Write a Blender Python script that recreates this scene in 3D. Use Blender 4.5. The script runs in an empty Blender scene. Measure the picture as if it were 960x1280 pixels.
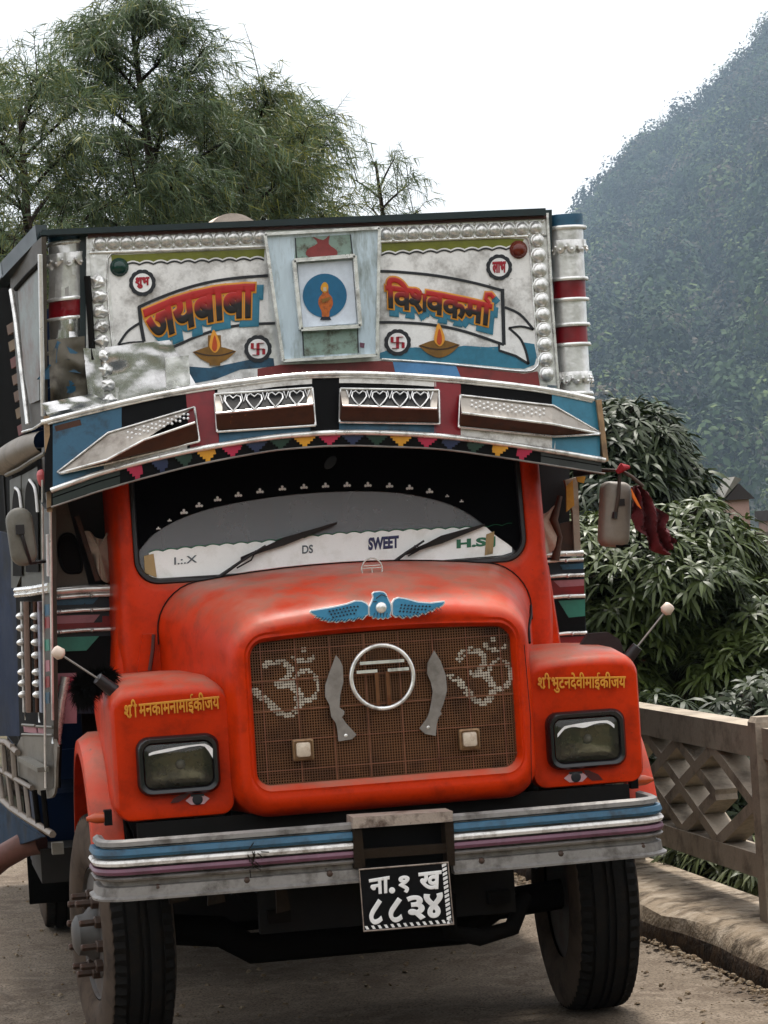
import bpy, math, random
import numpy as np
from mathutils import Vector, Matrix
random.seed(7); rng = np.random.default_rng(11)
SC = bpy.context.scene; COL = SC.collection
PI = math.pi
# ------------------------------------------------------------------ camera
F = 3300.0
_Y = np.array([-620, -88.5, -F]); _Y /= np.linalg.norm(_Y)
_U = np.array([-0.0622, 1, 0.0]); _U[2] = -(_U[0]*_Y[0]+_U[1]*_Y[1])/_Y[2]; _U /= np.linalg.norm(_U)
_X = np.cross(_Y, _U); RC = np.array([_X, _Y, _U])
CAM = np.array([-1.90146, -10.08868, 2.00280])
cam = bpy.data.cameras.new('camera'); camo = bpy.data.objects.new('camera', cam); COL.objects.link(camo)
cam.sensor_fit = 'VERTICAL'; cam.sensor_height = 36; cam.lens = 36*F/1280; cam.clip_end = 6000; cam.clip_start = .1
M4 = np.eye(4); M4[:3, :3] = RC; M4[:3, 3] = CAM
camo.matrix_world = Matrix(M4.tolist()); SC.camera = camo
# ------------------------------------------------------------------ world, sun, exposure
SUN_EL, SUN_AZ = math.radians(64), math.radians(12)      # azimuth: towards the sun, from +Y clockwise
w = bpy.data.worlds.new('World'); SC.world = w; w.use_nodes = True
nt = w.node_tree; bgn = nt.nodes['Background']
sky = nt.nodes.new('ShaderNodeTexSky'); sky.sky_type = 'NISHITA'; sky.sun_disc = False
sky.sun_elevation = SUN_EL; sky.sun_rotation = SUN_AZ; sky.dust_density = 4; sky.air_density = 1.2
mx = nt.nodes.new('ShaderNodeMixRGB'); mx.inputs[0].default_value = .88          # overcast: even cloud, brighter overhead than at the horizon (CIE overcast sky)
tcw = nt.nodes.new('ShaderNodeTexCoord'); spw = nt.nodes.new('ShaderNodeSeparateXYZ'); nt.links.new(tcw.outputs['Generated'], spw.inputs[0])
mrw = nt.nodes.new('ShaderNodeMapRange'); nt.links.new(spw.outputs[2], mrw.inputs[0]); mrw.inputs[3].default_value = 0; mrw.inputs[4].default_value = 1
cmw = nt.nodes.new('ShaderNodeMixRGB'); nt.links.new(mrw.outputs[0], cmw.inputs[0]); cmw.inputs[1].default_value = (9.6, 9.6, 9.6, 1); cmw.inputs[2].default_value = (19, 19, 19.4, 1)
nt.links.new(cmw.outputs[0], mx.inputs[2])
nt.links.new(sky.outputs[0], mx.inputs[1]); nt.links.new(mx.outputs[0], bgn.inputs[0]); bgn.inputs[1].default_value = .075
sun = bpy.data.lights.new('sun', 'SUN'); sun.energy = 3.8; sun.angle = math.radians(10); sun.color = (1, .95, .88)
suno = bpy.data.objects.new('sun', sun); COL.objects.link(suno)
sd = Vector((math.sin(SUN_AZ)*math.cos(SUN_EL), math.cos(SUN_AZ)*math.cos(SUN_EL), math.sin(SUN_EL)))
suno.rotation_euler = sd.to_track_quat('Z', 'Y').to_euler(); suno.location = (0, -5, 12)
vs = SC.view_settings; vs.view_transform = 'Standard'; vs.look = 'None'; vs.gamma = 1; vs.use_curve_mapping = False
vs.exposure = 0.7
# ------------------------------------------------------------------ pixel of the photograph -> point of the place at a known depth
def ray(px, py): return RC @ np.array([px-480, 640-py, -F])
def P(px, py, Y):
    d = ray(px, py); return Vector(CAM + d*((Y-CAM[1])/d[1]))
def PX(px, py, X):
    d = ray(px, py); return Vector(CAM + d*((X-CAM[0])/d[0]))
SA = np.array([-1.215, 1.28]); SB = np.array([-1.42, 2.6]); SN = np.array([SB[1]-SA[1], SA[0]-SB[0]])
def PS(px, py, out=0.0):                                   # on the slightly flared left side wall of the truck
    d = ray(px, py); n = SN/np.linalg.norm(SN)
    a = SA - n*out
    t = ((a-CAM[:2]) @ n)/(d[:2] @ n); return Vector(CAM + d*t)
# ------------------------------------------------------------------ mesh helpers
class MB:
    def __init__(s): s.v = []; s.f = []
    def add(s, vs_, fs):
        o = len(s.v); s.v += [tuple(p) for p in vs_]; s.f += [tuple(i+o for i in f) for f in fs]; return s
    def box(s, c, d, R=None):
        R = R or Matrix.Identity(3); c = Vector(c); d = Vector(d)/2
        vs_ = [c + R @ Vector((x*d.x, y*d.y, z*d.z)) for x in (-1, 1) for y in (-1, 1) for z in (-1, 1)]
        return s.add(vs_, [(0,1,3,2), (4,6,7,5), (0,4,5,1), (2,3,7,6), (0,2,6,4), (1,5,7,3)])
    def bar(s, a, b, wx, wy, up=(0, 0, 1)):
        a = Vector(a); b = Vector(b); z = (b-a).normalized(); x = z.cross(Vector(up))
        if x.length < 1e-4: x = z.cross(Vector((0, 1, 0)))
        x.normalize(); y = z.cross(x)
        vs_ = [p + x*(wx/2*i) + y*(wy/2*j) for p in (a, b) for i, j in ((-1,-1), (1,-1), (1,1), (-1,1))]
        return s.add(vs_, [(0,1,2,3), (7,6,5,4), (0,4,5,1), (1,5,6,2), (2,6,7,3), (3,7,4,0)])
    def loft(s, loops, closed=True, cap0=False, cap1=False):
        n = len(loops[0]); vs_ = [p for l in loops for p in l]; fs = []
        for k in range(len(loops)-1):
            for i in range(n if closed else n-1):
                j = (i+1) % n; fs.append((k*n+i, k*n+j, (k+1)*n+j, (k+1)*n+i))
        if cap0: fs.append(tuple(range(n))[::-1])
        if cap1: fs.append(tuple((len(loops)-1)*n+i for i in range(n)))
        return s.add(vs_, fs)
    def tube(s, pts, r, n=8, closed=False, cap=True):
        pts = [Vector(p) for p in pts]; L = []
        up = None
        for i, p in enumerate(pts):
            a = pts[i-1] if (i or closed) else p; b = pts[(i+1) % len(pts)] if (i < len(pts)-1 or closed) else p
            t = (b-a).normalized()
            if up is None:
                up = t.cross(Vector((0, 0, 1)) if abs(t.z) < .9 else Vector((0, 1, 0))).normalized()
            up = (up - t*up.dot(t)).normalized(); q = t.cross(up)
            rr_ = r[i] if hasattr(r, '__len__') else r
            L.append([p + up*(rr_*math.cos(2*PI*k/n)) + q*(rr_*math.sin(2*PI*k/n)) for k in range(n)])
        if closed: L.append(L[0])
        return s.loft(L, True, cap and not closed, cap and not closed)
    def prism(s, pts, off):
        """pts: closed outline (front), off: vector to the back"""
        pts = [Vector(p) for p in pts]; off = Vector(off); n = len(pts)
        return s.add(pts+[p+off for p in pts], [tuple(range(n)), tuple(range(2*n-1, n-1, -1))] + [(i, i+n, (i+1) % n+n, (i+1) % n) for i in range(n)])
    def lathe(s, prof, c, axis='X', n=32, mod=None):
        """prof: list of (r, t) along the axis"""
        c = Vector(c); L = []
        for (r, t) in prof:
            row = []
            for k in range(n):
                a = 2*PI*k/n; rr_ = r if mod is None else mod(r, t, k)
                u, v = rr_*math.cos(a), rr_*math.sin(a)
                row.append(c + (Vector((t, u, v)) if axis == 'X' else Vector((v, t, u)) if axis == 'Y' else Vector((u, v, t))))
            L.append(row)
        return s.loft(L, True, True, True)
    def dome(s, c, r, d, n=10, m=4, axis=(0, -1, 0), sq=1.0):
        ax = Vector(axis).normalized(); e = ax.orthogonal().normalized(); g = ax.cross(e); c = Vector(c); L = []
        for i in range(m):
            t = i/m*PI/2
            L.append([c + ax*(d*math.sin(t)) + e*(r*math.cos(t)*math.cos(2*PI*k/n)) + g*(r*sq*math.cos(t)*math.sin(2*PI*k/n)) for k in range(n)])
        o = len(s.v); s.loft(L, True); s.add([c+ax*d], [])
        t = len(s.v)-1; b = t-n
        s.f += [(b+k, b+(k+1) % n, t) for k in range(n)]; return s
def link(name, mesh, parent=None):
    o = bpy.data.objects.new(name, mesh); COL.objects.link(o)
    if parent is not None: o.parent = parent
    return o
def mesh_of(name, v, f, mats, angle=None, mi=None):
    m = bpy.data.meshes.new(name); m.from_pydata([tuple(p) for p in v], [], f)
    for k in (mats if isinstance(mats, (list, tuple)) else [mats]): m.materials.append(k)
    if mi is not None: m.polygons.foreach_set('material_index', mi)
    if angle is not None:
        m.polygons.foreach_set('use_smooth', [True]*len(m.polygons)); m.set_sharp_from_angle(angle=math.radians(angle))
    m.update(); return m
def obj(name, mb, mat_, parent=None, smooth=None, origin=None):
    v = mb.v
    if origin is not None: v = [tuple(Vector(p)-Vector(origin)) for p in v]
    o = link(name, mesh_of(name, v, mb.f, mat_, smooth), parent)
    if origin is not None: o.location = origin
    return o
def tag(o, label=None, cat=None, group=None, kind=None):
    if label: o['label'] = label
    if cat: o['category'] = cat
    if group: o['group'] = group
    if kind: o['kind'] = kind
    return o
def empty(name, loc, **k):
    o = bpy.data.objects.new(name, None); COL.objects.link(o); o.location = loc; o.empty_display_size = .2
    return tag(o, **k)
def arr(name, v, quads, mat_, parent=None, smooth=False, mi=None):
    v = np.asarray(v, np.float32).reshape(-1, 3); quads = np.asarray(quads, np.int32); k = quads.shape[1]
    m = bpy.data.meshes.new(name); m.vertices.add(len(v)); m.vertices.foreach_set('co', v.ravel())
    m.loops.add(quads.size); m.loops.foreach_set('vertex_index', quads.ravel())
    m.polygons.add(len(quads)); m.polygons.foreach_set('loop_start', np.arange(len(quads), dtype=np.int32)*k)
    m.polygons.foreach_set('loop_total', np.full(len(quads), k, np.int32))
    for q in (mat_ if isinstance(mat_, (list, tuple)) else [mat_]): m.materials.append(q)
    if mi is not None: m.polygons.foreach_set('material_index', np.asarray(mi, np.int32))
    if smooth: m.polygons.foreach_set('use_smooth', np.ones(len(quads), bool))
    m.update(calc_edges=True); m.validate(); return link(name, m, parent)
# ------------------------------------------------------------------ materials
def sr(r, g, b):
    f = lambda c: c/255/12.92 if c/255 <= .04045 else ((c/255+.055)/1.055)**2.4
    return tuple(.80*f(c)**1.12 for c in (r, g, b))
MATS = {}
def mat(name, col, rough=.5, metal=0.0, grime=None, gamt=.35, gscale=9, bump=0.0, bscale=30, var=.12, spec=.5, coat=0.0, scratch=None, dust_sheen=0.0, bdist=.01, streak=False, trans=0):
    """paint or metal with uneven tone, grime patches, chips and a bump"""
    if name in MATS: return MATS[name]
    m = bpy.data.materials.new(name); m.use_nodes = True; t = m.node_tree; N = t.nodes; L = t.links
    b = N['Principled BSDF']; tc = N.new('ShaderNodeTexCoord'); src = tc.outputs['Object']
    if streak:
        mp = N.new('ShaderNodeMapping'); mp.inputs['Scale'].default_value = (1, 1, .22); L.new(src, mp.inputs[0]); src = mp.outputs[0]
    def noise(sc, det=5, ro=.6):
        n = N.new('ShaderNodeTexNoise'); n.inputs['Scale'].default_value = sc; n.inputs['Detail'].default_value = det; n.inputs['Roughness'].default_value = ro
        L.new(src, n.inputs['Vector']); return n.outputs['Fac']
    def ramp(fac, a, c):
        r = N.new('ShaderNodeMapRange'); r.inputs[1].default_value = a; r.inputs[2].default_value = c; L.new(fac, r.inputs[0]); return r.outputs[0]
    def mix(f, c1, c2, mode='MIX'):
        x = N.new('ShaderNodeMixRGB'); x.blend_type = mode
        for i, c in ((0, f), (1, c1), (2, c2)):
            if isinstance(c, (float, int)): x.inputs[i].default_value = c
            elif isinstance(c, tuple): x.inputs[i].default_value = (*c[:3], 1)
            else: L.new(c, x.inputs[i])
        return x.outputs[0]
    def mul(a, k):
        x = N.new('ShaderNodeMath'); x.operation = 'MULTIPLY'; L.new(a, x.inputs[0]); x.inputs[1].default_value = k; return x.outputs[0]
    c = mix(ramp(noise(2.3, 3), .3, .7), tuple(k*(1-var) for k in col), tuple(min(1, k*(1+var)) for k in col))
    c = mix(ramp(noise(60, 2), .35, .65), c, mix(1.0, c, (1-var*.7,)*3, 'MULTIPLY'))
    if grime: c = mix(mul(ramp(noise(gscale, 7, .68), .48, .68), gamt), c, grime)
    if scratch: c = mix(ramp(noise(26, 9, .75), .655, .675), c, scratch)
    if dust_sheen:  # pale dust on upward faces, doubling as a painted highlight on the tops
        g = N.new('ShaderNodeNewGeometry'); s = N.new('ShaderNodeSeparateXYZ'); L.new(g.outputs['Normal'], s.inputs[0])
        d = mul(ramp(s.outputs[2], .25, .95), dust_sheen); x = N.new('ShaderNodeMath'); x.operation = 'MULTIPLY'; L.new(d, x.inputs[0]); L.new(ramp(noise(5, 6), .25, .6), x.inputs[1])
        c = mix(x.outputs[0], c, sr(176, 158, 140))
    L.new(c, b.inputs['Base Color']); b.inputs['Metallic'].default_value = metal
    b.inputs['Specular IOR Level'].default_value = spec; b.inputs['Coat Weight'].default_value = coat; b.inputs['Coat Roughness'].default_value = .12
    if trans: b.inputs['Transmission Weight'].default_value = trans
    r = N.new('ShaderNodeMapRange'); r.inputs[3].default_value = max(.03, rough-.12); r.inputs[4].default_value = min(1, rough+.15); L.new(noise(7, 5), r.inputs[0]); L.new(r.outputs[0], b.inputs['Roughness'])
    if bump:
        bp = N.new('ShaderNodeBump'); bp.inputs['Strength'].default_value = bump; bp.inputs['Distance'].default_value = bdist
        L.new(noise(bscale, 4), bp.inputs['Height']); L.new(bp.outputs[0], b.inputs['Normal'])
    MATS[name] = m; return m
RUST = sr(92, 54, 34); DIRT = sr(96, 82, 64); SOOT = sr(22, 20, 18)
M_or = mat('orange_paint', (.50, .026, .0006), .36, grime=sr(96, 26, 8), gamt=.45, gscale=10, bump=.3, bscale=3.2, dust_sheen=.5, spec=.14, scratch=sr(120, 52, 30), var=.1)
M_sil = mat('beaten_aluminium', (.82, .81, .79), .30, .55, grime=sr(120, 112, 100), gamt=.5, gscale=6, bump=.22, bscale=6, bdist=.03)
M_chr = mat('worn_chrome', (.86, .85, .82), .24, .62, grime=sr(70, 58, 46), gamt=.6, gscale=14, bump=.2, bscale=20)
M_crump = mat('crumpled_sheet_metal', (.62, .61, .60), .24, .92, grime=sr(74, 66, 58), gamt=.5, gscale=5, bump=.15, bscale=4, bdist=.04)
M_paintsil = mat('silver_painted_board', (.80, .785, .765), .40, .08, grime=sr(118, 108, 98), gamt=.8, gscale=6, bump=.16, bscale=5, bdist=.03, scratch=sr(110, 104, 98))
M_black = mat('black_paint', (.004, .004, .0045), .6, spec=.10)
M_line = mat('black_sign_paint', (.008, .009, .014), .4, scratch=sr(120, 116, 112))
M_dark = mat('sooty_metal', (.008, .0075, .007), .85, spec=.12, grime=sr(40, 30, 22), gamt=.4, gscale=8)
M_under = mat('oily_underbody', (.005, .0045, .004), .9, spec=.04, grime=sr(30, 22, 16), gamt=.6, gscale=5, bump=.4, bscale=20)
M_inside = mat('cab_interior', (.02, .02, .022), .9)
M_teal = mat('teal_sign_paint', sr(62, 138, 164), .4, grime=sr(40, 80, 96), gamt=.4, scratch=sr(168, 168, 160))
M_blue = mat('blue_sign_paint', sr(50, 104, 132), .5, grime=sr(30, 44, 56), gamt=.8, gscale=10, scratch=sr(12, 30, 44))
M_sky = mat('light_blue_sign_paint', sr(104, 160, 208), .4, grime=sr(70, 110, 150), gamt=.4)
M_navy = mat('navy_paint', sr(16, 26, 52), .4, grime=SOOT)
M_red = mat('crimson_paint', sr(150, 14, 34), .35, grime=sr(84, 8, 20), gamt=.5)
M_brick = mat('dull_red_paint', sr(152, 62, 60), .45, grime=sr(104, 50, 44), gamt=.6, scratch=sr(160, 150, 140))
M_olive = mat('olive_green_paint', sr(128, 132, 26), .45, grime=sr(96, 96, 24), gamt=.5)
M_white = mat('white_paint', (.72, .70, .67), .45, grime=sr(120, 106, 92), gamt=.85, gscale=12, scratch=sr(120, 104, 90))
M_pink = mat('faded_pink_paint', sr(190, 130, 140), .45, grime=sr(140, 90, 96), gamt=.5)
M_green = mat('sea_green_paint', sr(60, 148, 128), .4, grime=sr(40, 100, 90))
M_purple = mat('plum_paint', sr(122, 78, 98), .4, grime=sr(84, 50, 64), gamt=.7, gscale=11, scratch=sr(180, 150, 160))
M_yel = mat('yellow_paint', sr(232, 170, 40), .4, grime=sr(160, 110, 30), gamt=.4)
M_mag = mat('magenta_paint', sr(190, 30, 78), .4)
M_dblue = mat('dark_blue_paint', sr(28, 44, 86), .4)
M_dgreen = mat('dark_green_paint', sr(16, 60, 44), .35)
M_rail = mat('bottle_green_rail_paint', sr(12, 44, 48), .35, grime=SOOT)
M_pale = mat('weathered_pale_blue_board', (.50, .60, .66), .5, grime=sr(112, 118, 96), gamt=.9, gscale=13, scratch=sr(84, 84, 96), streak=True)
M_mold = mat('mouldy_patched_board', sr(150, 172, 160), .6, grime=sr(84, 74, 54), gamt=1.0, gscale=19, scratch=sr(70, 60, 66))
M_whiteb = mat('white_inner_board', (.64, .70, .78), .4, grime=sr(160, 176, 190), gamt=.3)
M_round = mat('blue_roundel_paint', sr(24, 116, 156), .35, grime=sr(14, 84, 116), gamt=.5)
M_ochre = mat('ochre_lamp_paint', sr(150, 108, 34), .4, grime=sr(84, 60, 20), gamt=.6)
M_flame = mat('flame_paint', sr(240, 170, 60), .4)
M_flame2 = mat('deep_flame_paint', sr(200, 84, 24), .4)
M_brown = mat('rusty_brown_sheet', sr(84, 48, 22), .6, .1, grime=sr(40, 22, 12), gamt=.7, gscale=20, scratch=sr(150, 92, 40))
M_rubber = mat('tyre_rubber', (.008, .0075, .007), .85, spec=.1, grime=sr(60, 50, 40), gamt=.3, gscale=14, bump=.3, bscale=60)
M_side = mat('dusty_sidewall', sr(92, 80, 70), .9, spec=.1, grime=sr(44, 38, 34), gamt=.7, gscale=8)
M_rim = mat('dusty_rim_steel', sr(88, 86, 84), .55, .3, grime=sr(80, 56, 40), gamt=.8, gscale=8)
M_nut = mat('rusty_nut_steel', sr(84, 68, 58), .6, .4, grime=RUST, gamt=.8, gscale=30)
M_bump = mat('dirty_bumper_steel', sr(150, 146, 142), .5, .35, grime=sr(74, 66, 58), gamt=.85, gscale=9, bump=.3, bscale=14, scratch=sr(60, 48, 40), streak=False)
M_rustw = mat('chipped_white_over_rust', sr(170, 156, 144), .55, grime=sr(70, 44, 28), gamt=1.0, gscale=14, scratch=sr(50, 30, 20), bump=.4, bscale=40)
M_rust = mat('rusted_bracket', sr(46, 34, 20), .8, grime=sr(20, 15, 10), gamt=.8, gscale=12, bump=.4, bscale=40, spec=.2)
M_kukri = mat('grey_painted_steel', sr(156, 150, 144), .5, .3, grime=sr(86, 78, 70), gamt=.5)
M_mirr = mat('grey_mirror_shell', sr(126, 122, 112), .5, grime=sr(92, 86, 76), gamt=.6, gscale=6)
M_cloth = mat('white_curtain_cloth', sr(214, 198, 184), .85, grime=sr(150, 110, 80), gamt=.6, gscale=7, bump=.4, bscale=12, bdist=.03)
M_hair = mat('black_yarn', (.004, .0038, .0035), .95, spec=.04)
M_redcloth = mat('dark_red_cloth', sr(104, 10, 22), .8, grime=sr(36, 6, 10), gamt=.8, gscale=14, bump=.5, bscale=30)
M_orcloth = mat('orange_cloth', sr(226, 120, 30), .8)
M_wood = mat('painted_planks', sr(120, 92, 70), .7, grime=sr(70, 50, 40), gamt=.7)
M_woodred = mat('faded_red_plank', sr(120, 60, 56), .7, grime=sr(80, 40, 36), gamt=.6)
M_bluet = mat('dark_blue_sheet', sr(8, 40, 74), .6, spec=.15, grime=sr(5, 14, 28), gamt=.9, gscale=4)
M_letw = mat('white_plate_paint', (.80, .79, .78), .5, grime=sr(160, 156, 152), gamt=.3)
M_lety = mat('yellow_letter_paint', sr(226, 158, 44), .4, scratch=sr(160, 70, 30))
M_gold = mat('yellow_letter_outline', sr(236, 166, 52), .4, grime=sr(200, 120, 40), gamt=.4)
M_red2 = mat('red_letter_paint', sr(176, 18, 48), .4)
M_sticker = mat('white_vinyl_strip', (.93, .92, .90), .35, var=.03, grime=sr(216, 210, 196), gamt=.4)
M_stg = mat('green_vinyl', sr(28, 120, 84), .4); M_stb = mat('navy_vinyl', sr(40, 34, 100), .4, scratch=sr(220, 220, 216)); M_stk = mat('grey_vinyl', sr(96, 104, 112), .4)
M_wiper = mat('wiper_black', (.012, .009, .010), .4, spec=.4)
M_cement = mat('bridge_concrete', sr(178, 166, 150), .85, grime=sr(92, 82, 72), gamt=.7, gscale=5, bump=.25, bscale=50, scratch=sr(84, 76, 68), spec=.2)
M_amber = mat('amber_lens', sr(190, 84, 34), .3); M_brownlens = mat('brown_glass_lens', sr(120, 44, 24), .2); M_greenlens = mat('green_glass_lens', sr(10, 66, 56), .2)
M_knob = mat('ivory_knob', sr(226, 206, 190), .4)
M_pinkb = mat('pink_bulb', sr(216, 110, 112), .4)
M_blueemb = mat('bright_blue_enamel', sr(78, 158, 196), .35, grime=sr(50, 112, 150), gamt=.5, gscale=25)
M_olivelens = mat('headlamp_bowl', sr(120, 114, 90), .25, .7, bump=.6, bscale=18, grime=sr(30, 28, 16), gamt=.9, gscale=12)

def glass_mat(name, tint, dust_refl_col, dust_refl_amt, rough=.08):
    m = bpy.data.materials.new(name); m.use_nodes = True; t = m.node_tree; N = t.nodes; L = t.links
    for n in list(N):
        if n.type != 'OUTPUT_MATERIAL': N.remove(n)
    out = [n for n in N if n.type == 'OUTPUT_MATERIAL'][0]
    tr = N.new('ShaderNodeBsdfTransparent'); tr.inputs[0].default_value = (*tint, 1)
    gl = N.new('ShaderNodeBsdfGlossy'); gl.inputs['Roughness'].default_value = rough
    fr = N.new('ShaderNodeFresnel'); fr.inputs[0].default_value = 1.52
    m1 = N.new('ShaderNodeMixShader'); L.new(fr.outputs[0], m1.inputs[0]); L.new(tr.outputs[0], m1.inputs[1]); L.new(gl.outputs[0], m1.inputs[2])
    df = N.new('ShaderNodeBsdfDiffuse'); df.inputs[0].default_value = (*dust_refl_col, 1)  # diffuse film: painted sky reflection on the windscreen, thin dust on lamp glass
    nz = N.new('ShaderNodeTexNoise'); nz.inputs['Scale'].default_value = 6; nz.inputs['Detail'].default_value = 6
    tc = N.new('ShaderNodeTexCoord'); L.new(tc.outputs['Object'], nz.inputs['Vector'])
    mr = N.new('ShaderNodeMapRange'); mr.inputs[3].default_value = dust_refl_amt*.75; mr.inputs[4].default_value = dust_refl_amt*1.25; L.new(nz.outputs[0], mr.inputs[0])
    m2 = N.new('ShaderNodeMixShader'); L.new(mr.outputs[0], m2.inputs[0]); L.new(m1.outputs[0], m2.inputs[1]); L.new(df.outputs[0], m2.inputs[2])
    L.new(m2.outputs[0], out.inputs[0]); return m
M_glass = glass_mat('sky_grey_windscreen_glass', (.75, .78, .8), (.34, .35, .37), .42)  # patchy grey stands in for the sky reflected in the glass
M_lens = glass_mat('headlamp_glass', (.9, .9, .86), (.2, .2, .17), .06)

def grad_mat(name, top, bottom, a, b_):
    m = bpy.data.materials.new(name); m.use_nodes = True; t = m.node_tree; N = t.nodes; L = t.links; b = N['Principled BSDF']
    tc = N.new('ShaderNodeTexCoord'); s = N.new('ShaderNodeSeparateXYZ'); L.new(tc.outputs['UV'], s.inputs[0])
    nz = N.new('ShaderNodeTexNoise'); nz.inputs['Scale'].default_value = 14; L.new(tc.outputs['Object'], nz.inputs['Vector'])
    ad = N.new('ShaderNodeMath'); ad.operation = 'MULTIPLY_ADD'; ad.inputs[1].default_value = .35; L.new(nz.outputs[0], ad.inputs[0]); L.new(s.outputs[1], ad.inputs[2])
    r = N.new('ShaderNodeMapRange'); r.inputs[1].default_value = a+.17; r.inputs[2].default_value = b_+.17; L.new(ad.outputs[0], r.inputs[0])
    x = N.new('ShaderNodeMixRGB'); x.inputs[1].default_value = (*bottom, 1); x.inputs[2].default_value = (*top, 1); L.new(r.outputs[0], x.inputs[0]); L.new(x.outputs[0], b.inputs['Base Color'])
    b.inputs['Roughness'].default_value = .4; return m
M_letgrad = grad_mat('red_to_black_lettering', sr(196, 34, 28), sr(22, 6, 8), .38, .72)

# ------------------------------------------------------------------ lettering
_tc = {}
def glyph(body, bev=0.0, font_bold=0):
    key = (body, round(bev, 4))
    if key in _tc: return _tc[key]
    c = bpy.data.curves.new('tmp', 'FONT'); c.body = body; c.size = 1; c.resolution_u = 5
    c.bevel_depth = bev; c.bevel_resolution = 1; c.fill_mode = 'BOTH' if bev else 'FRONT'
    o = bpy.data.objects.new('tmp', c); COL.objects.link(o)
    dg = bpy.context.evaluated_depsgraph_get(); me = bpy.data.meshes.new_from_object(o.evaluated_get(dg))
    v = np.zeros(len(me.vertices)*3); me.vertices.foreach_get('co', v); v = v.reshape(-1, 3)
    f = [tuple(p.vertices) for p in me.polygons]
    bpy.data.objects.remove(o); bpy.data.curves.remove(c); bpy.data.meshes.remove(me)
    _tc[key] = (v, f); return v, f
def strokes(lines, wd):
    """hand-painted strokes: list of polylines in glyph units"""
    mb = MB()
    for ln in lines:
        mb.tube([(x, y, 0) for x, y in ln], wd, 6)
    return np.array(mb.v), mb.f
def cut_right(v, f, x):
    keep = [q for q in f if all(v[i][0] <= x for i in q)]; return v, keep
def word(clusters, bev):
    """clusters: str or (kind, ...) -> joined glyph geometry"""
    X = 0; V = []; Fc = []; n = 0
    for c in clusters:
        if isinstance(c, tuple) and c[0] == 'space': X += c[1]; continue
        if isinstance(c, tuple) and c[0] == 'half':                     # consonant without its upright, for a conjunct
            v, f = glyph(c[1], bev); v0, _ = glyph(c[1], 0); xr = v0[:, 0].max(); v, f = cut_right(v, f, xr-c[2]); adv = xr-c[2]-.01
            x0 = v0[:, 0].min()
        elif isinstance(c, tuple) and c[0] == 'stroke':
            v, f = strokes(c[1], max(bev, .02)+.028); v = v.copy(); v[:, 0] += c[2]; x0 = 0; adv = 0
        else:
            v, f = glyph(c, bev); v0, _ = glyph(c, 0); x0 = v0[:, 0].min(); adv = v0[:, 0].max()-x0-.015
        vv = np.array(v); vv[:, 0] += X - x0; V.append(vv); Fc += [tuple(i+n for i in q) for q in f]; n += len(vv); X += adv
    return np.vstack(V), Fc, X
HOOK = [[(0, .72), (-.02, .86), (.10, .97), (.24, .90), (.26, .78)]]
W_JAY = ['जयबाबा']
W_VISH = ['िव', ('half', 'श', .10), 'वक', 'म', 'ा', ('stroke', [[(.02, .66), (-.12, .78), (-.10, .92), (.04, .95), (.14, .86)]], -.06)]
W_SRI = ['श', ('stroke', [[(.02, .12), (-.20, -.02)]], -.02), 'ी']
def lettering(name, clusters, quad, mat_, parent, bev=.02, depth=.0015, Yp=None, arch=0.0, box=None, sh=(0, 0)):
    """map a word into the four-cornered field quad (TL, TR, BR, BL as 3-D points)"""
    v, f, X = word(clusters, bev); v0, _, _ = word(clusters, 0.001)
    x0, x1, y0, y1 = v0[:, 0].min(), v0[:, 0].max(), v0[:, 1].min(), v0[:, 1].max()
    if box: y0, y1 = box
    u = (v[:, 0]-x0)/(x1-x0); t = (y1-v[:, 1])/(y1-y0); zz = v[:, 2]/max(bev, .001)
    TL, TR, BR, BL = [np.array(q) for q in quad]
    nrm = np.cross(TR-TL, BL-TL); nrm /= np.linalg.norm(nrm)
    if nrm[1] > 0: nrm = -nrm
    p = ((1-u)*(1-t))[:, None]*TL + (u*(1-t))[:, None]*TR + (u*t)[:, None]*BR + ((1-u)*t)[:, None]*BL + (zz*depth)[:, None]*nrm
    p[:, 2] += arch*4*u*(1-u)
    o = link(name, mesh_of(name, p, f, mat_), parent); me = o.data
    uv = me.uv_layers.new(name='UVMap'); li = np.zeros(len(me.loops), np.int32); me.loops.foreach_get('vertex_index', li)
    uv.data.foreach_set('uv', np.stack([u[li], 1-t[li]], 1).ravel().astype(np.float32)); return o
def quadY(px, Y): return [P(x, y, Y) for x, y in px]

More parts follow.
